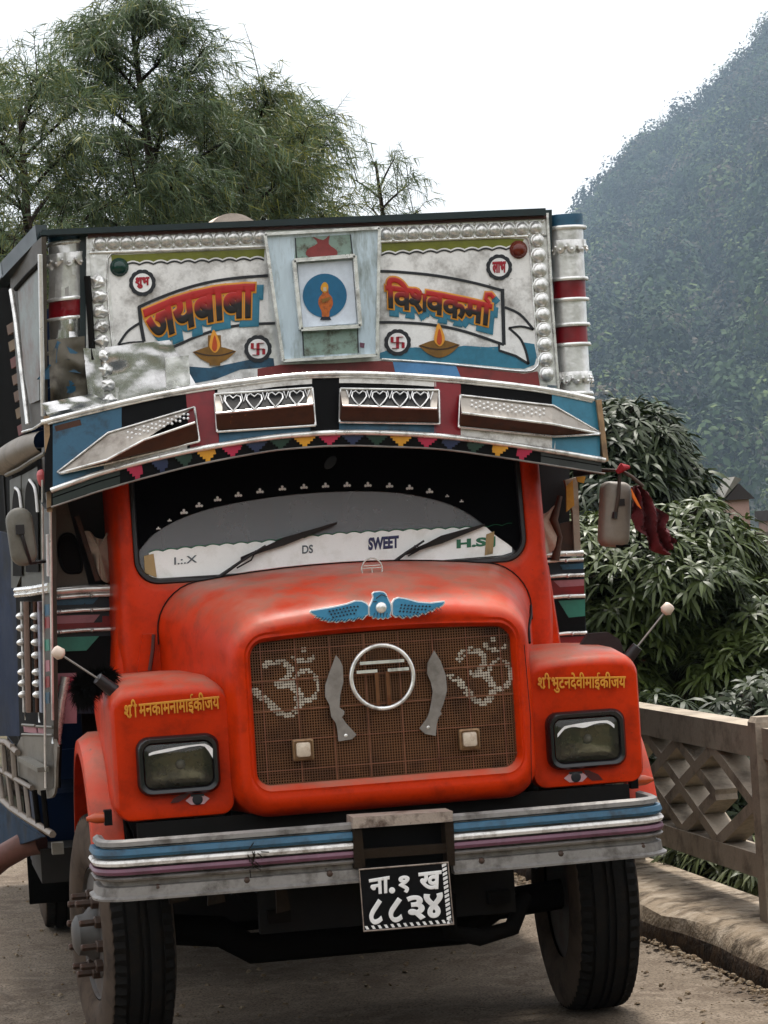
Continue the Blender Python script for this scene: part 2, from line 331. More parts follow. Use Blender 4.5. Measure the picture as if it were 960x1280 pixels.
# ================================================================== SETTING
def noisemat(name, cols, scales, rough=.9, bump=.3, bscale=20, spec=.2):
    m = bpy.data.materials.new(name); m.use_nodes = True; t = m.node_tree; N = t.nodes; L = t.links; b = N['Principled BSDF']
    tc = N.new('ShaderNodeTexCoord'); c = None
    for i, (col, s) in enumerate(zip(cols, scales)):
        if c is None: c = (*col, 1); continue
        n = N.new('ShaderNodeTexNoise'); n.inputs['Scale'].default_value = s; n.inputs['Detail'].default_value = 8; n.inputs['Roughness'].default_value = .65; L.new(tc.outputs['Object'], n.inputs['Vector'])
        r = N.new('ShaderNodeMapRange'); r.inputs[1].default_value = .47; r.inputs[2].default_value = .62; L.new(n.outputs[0], r.inputs[0])
        x = N.new('ShaderNodeMixRGB'); L.new(r.outputs[0], x.inputs[0]); x.inputs[2].default_value = (*col, 1)
        if isinstance(c, tuple): x.inputs[1].default_value = c
        else: L.new(c, x.inputs[1])
        c = x.outputs[0]
    L.new(c, b.inputs['Base Color']); b.inputs['Roughness'].default_value = rough; b.inputs['Specular IOR Level'].default_value = spec
    n = N.new('ShaderNodeTexNoise'); n.inputs['Scale'].default_value = bscale; n.inputs['Detail'].default_value = 8; L.new(tc.outputs['Object'], n.inputs['Vector'])
    bp = N.new('ShaderNodeBump'); bp.inputs['Strength'].default_value = bump; bp.inputs['Distance'].default_value = .02; L.new(n.outputs[0], bp.inputs['Height']); L.new(bp.outputs[0], b.inputs['Normal'])
    return m
M_road = noisemat('dusty_road', [sr(130, 118, 104), sr(110, 97, 84), sr(144, 132, 118), sr(84, 72, 60)], [0, 1.3, 7, 80], bump=.25, bscale=90)
M_soil = noisemat('valley_soil', [sr(70, 66, 44), sr(50, 60, 30), sr(96, 84, 60)], [0, .6, 2])
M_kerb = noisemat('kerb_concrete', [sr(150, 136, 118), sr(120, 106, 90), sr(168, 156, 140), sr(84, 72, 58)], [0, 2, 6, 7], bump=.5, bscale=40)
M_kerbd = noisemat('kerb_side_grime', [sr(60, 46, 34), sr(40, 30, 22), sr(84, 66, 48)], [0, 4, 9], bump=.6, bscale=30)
M_grit = noisemat('grit', [sr(130, 112, 90), sr(84, 68, 52), sr(160, 148, 130)], [0, 30, 60])

def setting():
    # road: an uneven sheet over the bridge deck
    nx, ny = 90, 220; xs = np.linspace(-9, 1.80, nx); ys = np.linspace(-14, 12, ny); g = np.array([(x, y) for y in ys for x in xs])
    z = .012*np.sin(g[:, 0]*2.1+g[:, 1]*.7)*np.sin(g[:, 1]*1.3) + .006*rng.normal(size=len(g)) - .02*np.exp(-((g[:, 0]-1.7)/.25)**2)
    v = np.column_stack([g, z-.012]); idx = np.arange(nx*ny).reshape(ny, nx)
    q = np.stack([idx[:-1, :-1], idx[:-1, 1:], idx[1:, 1:], idx[1:, :-1]], -1).reshape(-1, 4)
    tag(arr('road', v, q, M_road, smooth=True), kind='structure')
    # footway beam and kerb, running beside the road
    mb = MB(); L = []; 
    for y in np.linspace(-14, 20, 137):
        j = lambda a: a*(random.random()-.5); e = .03*math.sin(y*1.7)+.02*math.sin(y*4.1)
        L.append([(1.76+e+j(.02), y, -.06), (1.775+e+j(.02), y, .07), (1.80+e+j(.03), y, .135+j(.02)), (1.86+e, y, .165+j(.008)), (2.0, y, .17+j(.006)), (2.26, y, .172), (2.30, y, .15), (2.30, y, -.45), (1.9, y, -.45)])
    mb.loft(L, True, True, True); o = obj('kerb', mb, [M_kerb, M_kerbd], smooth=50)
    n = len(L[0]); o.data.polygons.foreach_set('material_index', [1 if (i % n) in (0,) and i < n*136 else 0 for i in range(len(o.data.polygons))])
    tag(o, kind='structure')
    mb = MB(); mb.box((-3.6, -1, -.28), (10.9, 26, .4)); tag(obj('bridge_deck', mb, M_cement), kind='structure')
    # the valley floor far below and out to the horizon
    mb = MB(); nx = 41; 
    V = []; 
    for j in range(nx):
        for i in range(nx):
            x = -2500 + 5000*i/(nx-1); y = -1500+5000*j/(nx-1); V.append((x, y, -6.0))
    mb.add(V, [(j*nx+i, j*nx+i+1, (j+1)*nx+i+1, (j+1)*nx+i) for j in range(nx-1) for i in range(nx-1)])
    tag(obj('ground', mb, M_soil), kind='structure')
    # garden terrace below the bridge, where the mango trees grow
    mb = MB(); mb.box((14, 22, -3.6), (23, 38, 4.4)); tag(obj('garden_terrace', mb, M_soil), kind='structure')
    mb = MB(); mb.box((-14, 31, -3.0), (31.2, 38, 5.78)); tag(obj('river_bank', mb, M_soil), kind='structure')
    # ridge of dirt and grit collected along the kerb, pebbles
    mb = MB()
    for k in range(1300):
        y = random.uniform(-4, 8); x = 1.745-abs(random.gauss(0, .05)); s = random.choice([.004, .005, .007, .010, .015]); 
        mb.dome((x, y, -.005), s*1.3, s, 5, 2, (random.gauss(0, .2), random.gauss(0, .2), 1))
    for k in range(1800):
        x = random.uniform(-3.5, 1.7); y = random.uniform(-2, 9); s = random.choice([.004, .005, .007, .012])
        mb.dome((x, y, -.008), s*1.3, s, 5, 2, (random.gauss(0, .3), random.gauss(0, .3), 1))
    tag(obj('road_grit', mb, M_grit), kind='stuff')
setting()
def added_shade_hill():
    # added unseen hill behind the camera; blocks low sky and darkens reflections
    nx, ny = 60, 24; V = []
    for j in range(ny+1):
        for i in range(nx+1):
            x = -130+260*i/nx; v = j/ny; n = 4*math.sin(x*.07+v*5)+3*math.sin(x*.19-v*9)+1.5*math.sin(x*.43+v*21)
            V.append((x, -38-75*v-.004*x*x*0+n*1.2*v, -6.2+(30+n)*v**.85*(1-.12*math.cos(x*.03))))
    mb = MB(); mb.add(V, [(j*(nx+1)+i+1, j*(nx+1)+i, (j+1)*(nx+1)+i, (j+1)*(nx+1)+i+1) for j in range(ny) for i in range(nx)])
    tag(obj('added_shade_hill', mb, noisemat('added_shade_hill_green', [(.030, .045, .018), (.016, .028, .012), (.05, .05, .025)], [0, .15, .5], bump=1.0, bscale=1.5), smooth=60), kind='structure')
added_shade_hill()

# ------------------------------------------------------------------ bridge rail
def rail():
    X0, X1 = 2.05, 2.19
    def bay(ya, yb, lab):
        b = empty('bridge_railing', ((X0+X1)/2, (ya+yb)/2, .17), label=lab, cat='railing', group='lattice bays of the bridge railing')
        o = Vector(b.location); ctr = (0, 0, 0)
        def part(name, mb): 
            q = obj(name, mb, M_cement, b); q.location = -o; return q
        def beam(z0, z1, dx=0): 
            mb = MB(); mb.box(((X0+X1)/2, (ya+yb)/2, (z0+z1)/2), (X1-X0+dx, yb-ya, z1-z0)); return mb
        part('top_rail', beam(.93, 1.075)); part('bottom_rail', beam(.355, .47))
        L = yb-ya; za, zb = .47, .93; m = (za+zb)/2; f0 = ya+.10; f1 = yb-.10
        for yy in (ya+.03, yb-.03): 
            mb = MB(); mb.box(((X0+X1)/2, yy, m), (X1-X0-.03, .06, zb-za-.004)); part('end_upright', mb)
        # two interlocking diamonds made of slanting bars
        W = f1-f0; 
        def diag(y0, z0, y1, z1, k):
            mb = MB(); d = Vector((0, y1-y0, z1-z0)).normalized(); nn = Vector((0, -d.z, d.y))*.029
            a = Vector((X0+.004*k, y0, z0)); e = Vector((X0+.004*k, y1, z1))
            mb.prism([a-nn, e-nn, e+nn, a+nn], (X1-X0-.008*k-.01, 0, 0)); part('lattice_bar', mb)
        hw = W/4
        for k in range(3):
            c = f0 + hw*(k+1)
            diag(c-hw, m, c, zb, 1+k*.7); diag(c, zb, c+hw, m, 1.3+k*.7); diag(c+hw, m, c, za, 1+k*.7); diag(c, za, c-hw, m, 1.3+k*.7)
    ys = [-.95, 1.75, 4.45, 7.15]
    bay(1.80, 4.40, 'grey concrete lattice railing bay with interlocking diamonds, between truck fender and right-hand post')
    for y, lab in ((1.75, 'tall grey concrete railing post at the right edge of the picture'), (4.45, 'grey concrete railing post behind the far end of the lattice bay')):
        mb = MB(); mb.loft([[(X0-.03+a, y-.055+a*.5, z), (X1+.03-a, y-.055+a*.5, z), (X1+.03-a, y+.055-a*.5, z), (X0-.03+a, y+.055-a*.5, z)] for z, a in ((.168, 0), (1.10, 0), (1.125, .015))], True, True, True)
        tag(obj('railing_post', mb, M_cement, origin=(2.12, y, .17)), lab, 'railing post', 'posts of the bridge railing')
    bay(-.90, 1.70, 'grey concrete railing bay outside the picture, nearer than the tall post')
    bay(4.50, 7.10, 'grey concrete railing bay hidden behind the truck, beyond the far post')
rail()
# ================================================================== THE TRUCK
T = empty('truck', (0, 1.2, 0), label='decorated orange cargo truck with painted metal headboard and Devanagari lettering on its fenders', cat='truck')
TO = Vector(T.location)
def part(name, mb, m, parent=None, smooth=None, kind=None, label=None):
    """a part of the truck (parent None) or a sub-part of one of its parts"""
    o = obj(name, mb, m, parent or T, smooth)
    if parent is None: o.location = -TO
    if kind: o['kind'] = kind
    if label: o['label'] = label
    return o
def lt(name, clusters, quad, m, parent, **k):
    o = lettering(name, clusters, quad, m, parent, **k)
    if parent is T: o.location = -TO
    return o
def rrect(cx, cz, w_, h, r, n=6, ms=6, crown=0.0, fn=None):
    """closed rounded rectangle (x, z), same vertex count always; crown bows the top edge"""
    pts = []; cs = [(cx+w_/2-r, cz+h/2-r, 0), (cx-w_/2+r, cz+h/2-r, 90), (cx-w_/2+r, cz-h/2+r, 180), (cx+w_/2-r, cz-h/2+r, 270)]
    for k, (ax, az, a0) in enumerate(cs):
        for i in range(n+1):
            a = math.radians(a0+90*i/n); pts.append((ax+r*math.cos(a), az+r*math.sin(a)))
        bx, bz, b0 = cs[(k+1) % 4]; p0 = pts[-1]; a = math.radians(b0); p1 = (bx+r*math.cos(a), bz+r*math.sin(a))
        for i in range(1, ms): pts.append((p0[0]+(p1[0]-p0[0])*i/ms, p0[1]+(p1[1]-p0[1])*i/ms))
    if crown: pts = [(x, z+crown*(1-((x-cx)/(w_/2))**2)*max(0, (z-cz)/(h/2))) for x, z in pts]
    return pts
def R3(pts, Y): return [(x, Y, z) for x, z in pts]
def px_loop(pp, Y): return [P(x, y, Y) for x, y in pp]
def smooth_curve(pts, n=8, closed=False):
    """Catmull-Rom through 2-D points"""
    out = []; N = len(pts)
    for i in range(N if closed else N-1):
        p0 = pts[(i-1) % N] if (closed or i > 0) else pts[0]; p1 = pts[i]; p2 = pts[(i+1) % N]; p3 = pts[(i+2) % N] if (closed or i < N-2) else pts[-1]
        for k in range(n):
            t = k/n; out.append(tuple(.5*((2*b)+(-a+c)*t+(2*a-5*b+4*c-d)*t*t+(-a+3*b-3*c+d)*t**3) for a, b, c, d in zip(p0, p1, p2, p3)))
    if not closed: out.append(tuple(pts[-1]))
    return out
def interp(pts, x):
    for (a, b), (c, d) in zip(pts, pts[1:]):
        if x <= c: return b+(d-b)*(x-a)/(c-a)
    return pts[-1][1]

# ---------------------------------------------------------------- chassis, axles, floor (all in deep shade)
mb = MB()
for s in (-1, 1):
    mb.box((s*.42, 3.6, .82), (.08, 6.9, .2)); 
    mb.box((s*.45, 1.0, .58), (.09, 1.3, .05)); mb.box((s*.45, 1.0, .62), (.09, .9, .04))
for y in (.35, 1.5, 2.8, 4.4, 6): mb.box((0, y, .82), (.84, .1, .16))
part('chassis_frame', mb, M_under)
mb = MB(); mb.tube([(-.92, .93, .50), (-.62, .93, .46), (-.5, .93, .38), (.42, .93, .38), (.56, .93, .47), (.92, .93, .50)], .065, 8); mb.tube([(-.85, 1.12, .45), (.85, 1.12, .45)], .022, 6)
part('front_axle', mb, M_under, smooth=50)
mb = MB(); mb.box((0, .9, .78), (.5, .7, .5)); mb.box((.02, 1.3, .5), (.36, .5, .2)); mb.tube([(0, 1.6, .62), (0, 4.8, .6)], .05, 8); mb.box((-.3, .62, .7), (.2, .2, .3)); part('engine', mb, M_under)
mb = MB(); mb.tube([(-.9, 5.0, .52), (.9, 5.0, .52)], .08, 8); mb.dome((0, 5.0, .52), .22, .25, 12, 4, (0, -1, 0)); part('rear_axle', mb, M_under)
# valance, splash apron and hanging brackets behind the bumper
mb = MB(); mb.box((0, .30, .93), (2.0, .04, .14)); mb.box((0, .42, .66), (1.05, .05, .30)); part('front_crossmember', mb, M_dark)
for x0, y0, x1, y1, w_ in ((215, 1118, 235, 1120, .05), (268, 1112, 275, 1122, .045), (350, 1110, 362, 1132, .035)):
    a = P(x0, y0-8, .22); b = P((x0+x1)/2-4, y1, .22); mb = MB(); mb.prism([a+Vector((-w_*.4, 0, .06)), a+Vector((w_*.4, 0, .06)), b+Vector((w_, 0, -.02)), b+Vector((-w_*.6, 0, -.03))], (0, .02, 0)); part('mounting_bracket', mb, M_rust)
mb = MB(); mb.tube([P(560, 1120, .3), P(562, 1165, .35), P(600, 1172, .4), P(640, 1160, .5), P(655, 1120, .6)], .035, 8); part('steering_linkage', mb, M_under, smooth=60)
mb = MB(); mb.prism([P(592, 1118, .62), P(650, 1118, .62), P(645, 1143, .62), P(604, 1144, .62)], (0, .05, 0)); part('spring_hanger', mb, M_rust)
# cargo body floor and box, closed by a dark front wall
mb = MB(); mb.box((0, 5.1, 1.1), (2.5, 5.4, .14)); mb.box((0, 2.48, 2.2), (2.42, .06, 2.1)); mb.box((0, 7.75, 2.2), (2.5, .06, 2.1))
for s in (-1, 1): mb.box((s*1.23, 5.1, 2.2), (.05, 5.3, 2.1))
part('cargo_body', mb, M_bluet)
for s in (-1, 1):
    mb = MB(); 
    for r in range(9): pass
    for y in (3.4, 4.6, 5.8, 7.0): mb.box((s*1.275, y, 2.2), (.05, .08, 2.1))
    for z in (1.2, 1.7, 2.2, 2.7, 3.2): mb.box((s*1.272, 5.1, z), (.04, 5.3, .07))
    part('cargo_side_frame', mb, M_dark)
# rear wheels, mudguards, tank
def wheel(name, c, steer, ext):
    """dished steel wheel; ext = +1 outer face towards +X, -1 towards -X"""
    e = bpy.data.objects.new(name, None); COL.objects.link(e); e.parent = T; e.location = Vector(c)-TO; e.rotation_euler = (0, 0, math.radians(steer)); e.empty_display_size = .1
    R = .50
    prof = [(.275, -.10), (.30, -.118), (.36, -.128), (.42, -.125), (.455, -.115), (.472, -.112), (.488, -.108), (.496, -.095), (.5, -.07), (.488, -.068), (.488, -.058), (.5, -.056), (.502, -.02), (.49, -.018), (.49, -.008), (.503, -.006)]
    prof = [(r, t*1.13) for r, t in prof]; prof = prof + [(r, -t) for r, t in prof[::-1]]
    def mod(r, t, k):
        if .09 < abs(t) < .123 and r > .486: return r - (.020 if k % 2 else 0)
        return r
    mb = MB(); mb.lathe(prof, (0, 0, 0), 'X', 128, mod)
    mb.f = [f for f in mb.f if len(f) == 4]
    me = mesh_of('tyre', mb.v, mb.f, [M_rubber, M_side], 35); n = 128
    me.polygons.foreach_set('material_index', [1 if (i//n) in (0, 1, 2, 3, 4, 5) or (i//n) >= len(prof)-7 else 0 for i in range(len(me.polygons))])
    ty = link('tyre', me, e)
    s = ext
    mb = MB(); mb.lathe([(.285, s*.10), (.268, s*.115), (.262, s*.10), (.25, s*.03), (.235, s*.02), (.20, s*.07), (.18, s*.105), (.13, s*.11)], (0, 0, 0), 'X', 40)
    mb.lathe([(.285, -s*.10), (.25, -s*.08), (.2, s*-.02), (.05, s*-.02)], (0, 0, 0), 'X', 32)
    link('wheel_rim', mesh_of('wheel_rim', mb.v, mb.f, M_rim, 40), e)
    mb = MB(); mb.lathe([(.120, s*.10), (.11, s*.13), (.088, s*.15), (.082, s*.185), (.06, s*.20), (.0, s*.203)], (0, 0, 0), 'X', 24)
    link('hub', mesh_of('hub', mb.v, mb.f, M_rim, 40), e)
    nm = None
    for k in range(10):
        a = 2*PI*k/10+.2
        if nm is None:
            mb = MB(); mb.lathe([(.024, 0), (.024, s*.03), (.018, s*.034), (.013, s*.034), (.013, s*.085), (.009, s*.09)], (0, 0, 0), 'X', 6); nm = mesh_of('wheel_nut', mb.v, mb.f, M_nut)
        o = link('wheel_nut', nm, e); o.location = (s*.10, .158*math.cos(a), .158*math.sin(a)); o.scale = (1.1, 1.15, 1.15)
    for k in range(0):
        pass
    return e
wheel('front_wheel', (-1.035, .93, .50), 6, -1)
wheel('front_wheel', (.95, .93, .50), -2, 1)
for s in (-1, 1):
    wheel('rear_wheel', (s*1.02, 5.0, .50), 0, s)
mb = MB(); mb.box((-1.0, 3.4, .72), (.5, 1.1, .42)); part('fuel_tank', mb, M_bluet)
mb = MB(); mb.box((1.0, 3.4, .72), (.5, .9, .38)); part('battery_box', mb, M_under)
mb = MB(); mb.tube([P(-14, 1085, 2.75), P(2, 1072, 2.7), P(30, 1056, 2.6), P(52, 1052, 2.55)], .06, 10); part('exhaust_pipe', mb, mat('rusty_pink_pipe', sr(112, 70, 60), .6, grime=RUST, gamt=.8), smooth=60)
mb = MB(); mb.box((-1.16, 2.95, .62), (.22, .9, .16)); part('tool_box', mb, mat('dusty_tool_box', sr(40, 34, 28), .8, grime=SOOT, gamt=.6))
for s in (-1, 1):
    mb = MB(); mb.box((s*1.0, 4.15, .62), (.52, .02, .75)); part('mud_flap', mb, M_hair)
for y_, z_, w_ in ((5.2, .45, 1.9), (2.2, .62, 1.7)):
    mb = MB(); mb.box((0, y_, z_), (w_, .03, .6)); part('rear_splash_board', mb, M_dark)

# ---------------------------------------------------------------- bumper
def bump_path(s):
    pts = []
    for k in range(25):
        u = k/24
        x = .185 + (1.165-.185)*min(1, u*1.12) if u*1.12 <= 1 else 1.165
        y = .02*(x/1.1)**2
        pts.append((x, y))
    E = 1.075 if s < 0 else .965
    pts = [(.185+(E-.185)*k/18, .035*((.185+(E-.185)*k/18)/1.1)**2) for k in range(19)]
    for k in range(1, 9):
        a = math.radians(90*k/8); pts.append((E+.065*math.sin(a), .035+.10*(1-math.cos(a))))
    pts.append((E+.065, .30)); return [(s*x, y) for x, y in pts]
# (z, outward) profile: positive pushes towards the viewer
def band(name, s, prof, m, parent, cap=True):
    path = bump_path(s); L = []
    for i, (x, y) in enumerate(path):
        a = path[max(0, i-1)]; b = path[min(len(path)-1, i+1)]; t = Vector((b[0]-a[0], b[1]-a[1])).normalized(); n = Vector((t.y, -t.x))*(1 if s > 0 else -1)
        if s < 0: n = Vector((-t.y, t.x))*1.0*(1)
        if n.y > .01: n = -n
        if abs(n.y) < .5 and n.x*s < 0: n = -n
        sag = 0
        L.append([(x+n.x*o, y+n.y*o, .856+(z-.872)*.78) for z, o in prof])
    mb = MB(); mb.loft(L, True, cap, cap)
    if parent is None: return part(name, mb, m, None, 35)
    return obj(name, mb, m, parent, 35)
for s in (-1, 1):
    Bp = band('bumper', s, [(1.012, .0), (1.018, .018), (1.006, .034), (.985, .036), (.978, .020), (.790, .020), (.785, .040), (.742, .044), (.732, .060), (.722, .060), (.722, .0)], M_bump, None)
    band('painted_rib', s, [(.973, .018), (.970, .046), (.945, .052), (.930, .046), (.927, .018)], M_blue, Bp)
    band('painted_rib', s, [(.920, .018), (.917, .050), (.905, .056), (.890, .050), (.887, .018)], M_white, Bp)
    band('painted_rib', s, [(.880, .018), (.877, .050), (.862, .055), (.847, .050), (.844, .018)], M_purple, Bp)
    band('bumper_ledge', s, [(.838, .018), (.836, .040), (.828, .050), (.818, .046), (.812, .018)], M_bump, Bp)
    for bx in (.30, .62, .96):
        mb = MB(); mb.dome((s*bx, -.038+.035*bx*bx, .78), .014, .01, 8, 3); obj('bumper_bolt', mb, M_nut, Bp, 40)
    if s < 0:
        mb = MB()
        for k in range(14):
            a = random.uniform(0, 2*PI); r0 = .01; c = Vector(P(318+random.gauss(0, 6), 1072+random.gauss(0, 6), -.045)); mb.tube([c, c+Vector((.03*math.cos(a), -.006, .03*math.sin(a)))], .002, 4)
        obj('wire_tie', mb, M_rust, Bp)
# centre bracket and number plate
mb = MB()
mb.prism([P(441, 1022, -.07), P(566, 1014, -.07), P(566, 1027, -.07), P(441, 1036, -.07)], (0, .14, 0))
Br = part('plate_bracket', mb, M_rustw, smooth=None)
mb = MB()
mb.prism([P(441, 1036, -.06), P(452, 1035, -.06), P(457, 1084, -.06), P(443, 1086, -.06)], (0, .1, 0))
mb.prism([P(556, 1028, -.06), P(567, 1027, -.06), P(569, 1082, -.06), P(560, 1082, -.06)], (0, .1, 0))
mb.prism([P(450, 1062, -.05), P(562, 1054, -.05), P(562, 1066, -.05), P(450, 1074, -.05)], (0, .02, 0))
obj('bracket_arm', mb, M_rust, Br)
mb = MB(); mb.prism([P(448, 1036, .03), P(560, 1027, .03), P(562, 1090, .03), P(450, 1098, .03)], (0, .05, 0)); obj('bracket_back', mb, M_black, Br)
pq = [(449, 1087), (560, 1078), (567, 1155), (455, 1164)]
mb = MB(); mb.prism(quadY(pq, -.065), (0, .012, 0)); Pl = part('number_plate', mb, M_black)
mb = MB(); fr = quadY(pq, -.067)
mb.tube(fr, .004, 6, closed=True); obj('plate_frame', mb, M_rustw, Pl, 50)
mb = MB()
def lerp(a, b, t): return a+(b-a)*t
for (a, b) in ((fr[2], fr[3]), (fr[1], fr[2])):
    inn = Vector((0, 0, .012)) if a is fr[2] else Vector((-.016, 0, 0)); n = 14
    for k in range(n):
        p = lerp(Vector(a), Vector(b), (k+.5)/n)+inn; d = (Vector(b)-Vector(a)).normalized()*.009; e = inn*.55
        mb.prism([p-d-e, p+d*.2-e, p+d+e, p-d*.2+e], (0, .002, 0))
obj('plate_border_pattern', mb, M_letw, Pl)
Lq = lambda l: quadY(l, -.0675)
lt('plate_lettering', ['ना'], Lq([(462, 1100), (486, 1096), (486, 1115), (464, 1118)]), M_letw, Pl, bev=.035)
lt('plate_lettering', ['.'], Lq([(488, 1111), (492, 1111), (492, 1115), (488, 1115)]), M_letw, Pl, bev=.06)
lt('plate_lettering', ['१'], Lq([(499, 1096), (511, 1095), (510, 1115), (500, 1116)]), M_letw, Pl, bev=.035)
lt('plate_lettering', ['ख'], Lq([(524, 1092), (551, 1089), (550, 1110), (526, 1112)]), M_letw, Pl, bev=.035)
for t, q in (('८', [(460, 1127), (478, 1125), (477, 1153), (464, 1155)]), ('८', [(483, 1125), (503, 1123), (502, 1151), (489, 1152)]), ('३', [(510, 1121), (528, 1120), (530, 1148), (511, 1149)]), ('४', [(531, 1119), (552, 1117), (552, 1145), (534, 1147)])):
    lt('plate_numeral', [t], Lq(q), M_letw, Pl, bev=.035)

# ---------------------------------------------------------------- bonnet (nose) with grille opening
n0 = dict(n=8, ms=10)
def nose(Y, w_, zt, zb, r, crown=.05): return R3(rrect(.0, (zt+zb)/2, w_, zt-zb, r, crown=crown, **n0), Y)
mb = MB()
secs = [nose(.235, 1.05, 1.672, 1.118, .055, .02), nose(.185, 1.055, 1.677, 1.112, .058, .02), nose(.165, 1.08, 1.69, 1.095, .07, .022), nose(.168, 1.095, 1.70, 1.085, .08, .025),
        nose(.160, 1.11, 1.708, 1.07, .085, .03), nose(.166, 1.15, 1.725, 1.03, .10, .04), nose(.19, 1.185, 1.742, 1.005, .12, .05), nose(.235, 1.215, 1.765, .99, .13, .05), nose(.32, 1.25, 1.80, .985, .15, .055),
        nose(.55, 1.38, 1.852, .985, .17, .06), nose(.80, 1.52, 1.885, .985, .17, .065), nose(1.02, 1.64, 1.905, .985, .17, .068)]
mb.loft(secs, True); Bon = part('bonnet', mb, M_or, smooth=50)
# seam lines of the bonnet
mb = MB()
for s in (-1, 1):
    pts = [(s*(.615), .30, 1.62), (s*.655, .42, 1.66), (s*.705, .6, 1.72), (s*.78, .85, 1.77)]
mb.tube([(.628, .30, 1.60), (.672, .48, 1.66), (.735, .68, 1.70), (.785, .88, 1.735)], .006, 6); mb.tube([(.57, .155, 1.60), (.578, .158, 1.3), (.565, .16, 1.04)], .0015, 4)
obj('rubber_seal', mb, M_black, Bon, 60)
mb = MB(); sec = [q for q in nose(.955, 1.607, 1.900, .985, .17, .067)]; arc_ = sorted([q for q in sec if q[2] > 1.62], key=lambda q: math.atan2(q[2]-1.3, q[0])); mb.tube([Vector(q)*1.0+Vector((q[0]*.003, 0, .002)) for q in arc_], .003, 5); obj('bonnet_seam', mb, M_black, Bon, 60)
# latch on the bonnet's left side
mb = MB(); q = [P(178, 793, .93), P(192, 792, .93), P(189, 838, .93), P(172, 840, .93)]; mb.prism(q, (0, .03, 0)); lo = obj('bonnet_latch', mb, M_or, Bon)
mb = MB(); mb.tube([P(192, 793, .90), P(191, 812, .90), P(187, 838, .90)], .008, 6); obj('latch_handle', mb, mat('brown_latch', sr(84, 30, 18), .5), Bon, 60)
# grille: wire mesh in front of a dark red sheet
mb = MB(); mb.box((0, .245, 1.395), (1.06, .01, .60)); Gr = part('grille', mb, mat('grille_backing', sr(46, 14, 8), .8, spec=.05, grime=sr(16, 6, 4), gamt=.9, gscale=4))
GX, GZ0, GZ1 = .525, 1.118, 1.69
mb = MB(); sp = .0105
nx = int(2*GX/sp)
for k in range(nx+1):
    x = -GX+k*sp; mb.bar((x, .214, GZ0-.004), (x, .214, GZ1), .0036, .0036, (0, 1, 0))
nz = int((GZ1-GZ0)/sp)
for k in range(nz+1):
    z = GZ0+k*sp; mb.bar((-GX, .2125, z), (GX, .2125, z), .0036, .0036)
obj('wire_mesh', mb, mat('rusty_mesh_wire', sr(134, 94, 60), .5, .3, grime=sr(76, 48, 30), gamt=.8, gscale=5), Gr)['kind'] = 'stuff'
M_wire = mat('orange_brown_rod', sr(154, 104, 78), .5, .2, grime=sr(90, 40, 22), gamt=.8)
for k in range(-3, 5):
    mb = MB(); x = (k-.5)*.138; mb.bar((x, .206, GZ0), (x, .206, 1.685), .0038, .0038, (0, 1, 0)); obj('grille_rod', mb, M_wire, Gr)
for k in range(5):
    mb = MB(); z = 1.17+k*.118; mb.bar((-GX, .203, z), (GX, .203, z), .0038, .0038); obj('grille_rod', mb, M_wire, Gr)
# sacred syllables painted on the mesh: short whitened lengths of the wires
def om(lines, ox=290, oy=690, sc=2.4615):
    segs = []
    for ln, wd in lines:
        c = smooth_curve(ln, 5) if len(ln) > 2 else ln
        q = [P(ox+x/sc, oy+y/sc, .208) for x, y in c]; segs += [((a.x, a.z), (b.x, b.z), wd) for a, b in zip(q, q[1:])]
    A_ = np.array([g[0] for g in segs]); B_ = np.array([g[1] for g in segs]); W_ = np.array([g[2] for g in segs]); D_ = B_-A_; LL = (D_**2).sum(1)+1e-12; mb = MB()
    x0, x1 = min(A_[:, 0].min(), B_[:, 0].min())-.03, max(A_[:, 0].max(), B_[:, 0].max())+.03; z0, z1 = min(A_[:, 1].min(), B_[:, 1].min())-.03, max(A_[:, 1].max(), B_[:, 1].max())+.03
    for i in range(int((x0+GX)/sp), int((x1+GX)/sp)+1):
        for j in range(int((z0-GZ0)/sp), int((z1-GZ0)/sp)+1):
            X = -GX+i*sp; Z = GZ0+j*sp; p = np.array([X, Z]); t = np.clip(((p-A_)*D_).sum(1)/LL, 0, 1); d = np.linalg.norm(A_+t[:, None]*D_-p, axis=1)
            if np.any(d < W_) and random.random() < .96: k_ = random.uniform(.8, 1.1); mb.box((X, .2095, Z), (.0054*k_, .002, .0096*k_)); mb.box((X, .2085, Z), (.0096*k_, .002, .0054*k_))
    o = obj('painted_syllable', mb, mat('white_wire_paint', sr(206, 196, 180), .6, grime=sr(130, 110, 90), gamt=.7, gscale=20), Gr); o['kind'] = 'stuff'; return o
om([([(100, 350), (125, 338), (160, 342), (180, 362), (168, 390), (138, 408)], .012), ([(138, 408), (172, 408), (203, 430), (210, 465), (190, 495), (160, 500), (130, 480), (105, 455), (68, 428)], .013),
    ([(182, 412), (200, 380), (225, 365), (252, 378), (264, 410), (258, 440), (235, 455), (195, 452)], .009), ([(184, 322), (205, 334), (230, 335), (254, 324)], .008), ([(221, 300), (222, 302)], .014)])
om([([(698, 328), (718, 306), (750, 304), (776, 322), (772, 350), (740, 374)], .012), ([(740, 374), (775, 380), (800, 405), (800, 438), (778, 460), (748, 455), (720, 425), (700, 400), (672, 382)], .013),
    ([(784, 380), (800, 345), (822, 328), (846, 342), (858, 380), (848, 408), (825, 420), (800, 415)], .009), ([(778, 284), (796, 300), (820, 302), (842, 288)], .008), ([(802, 268), (803, 270)], .014)])
def zoomq(l, s=2.4615, ox=290, oy=690): return [(ox+x/s, oy+y/s) for x, y in l]
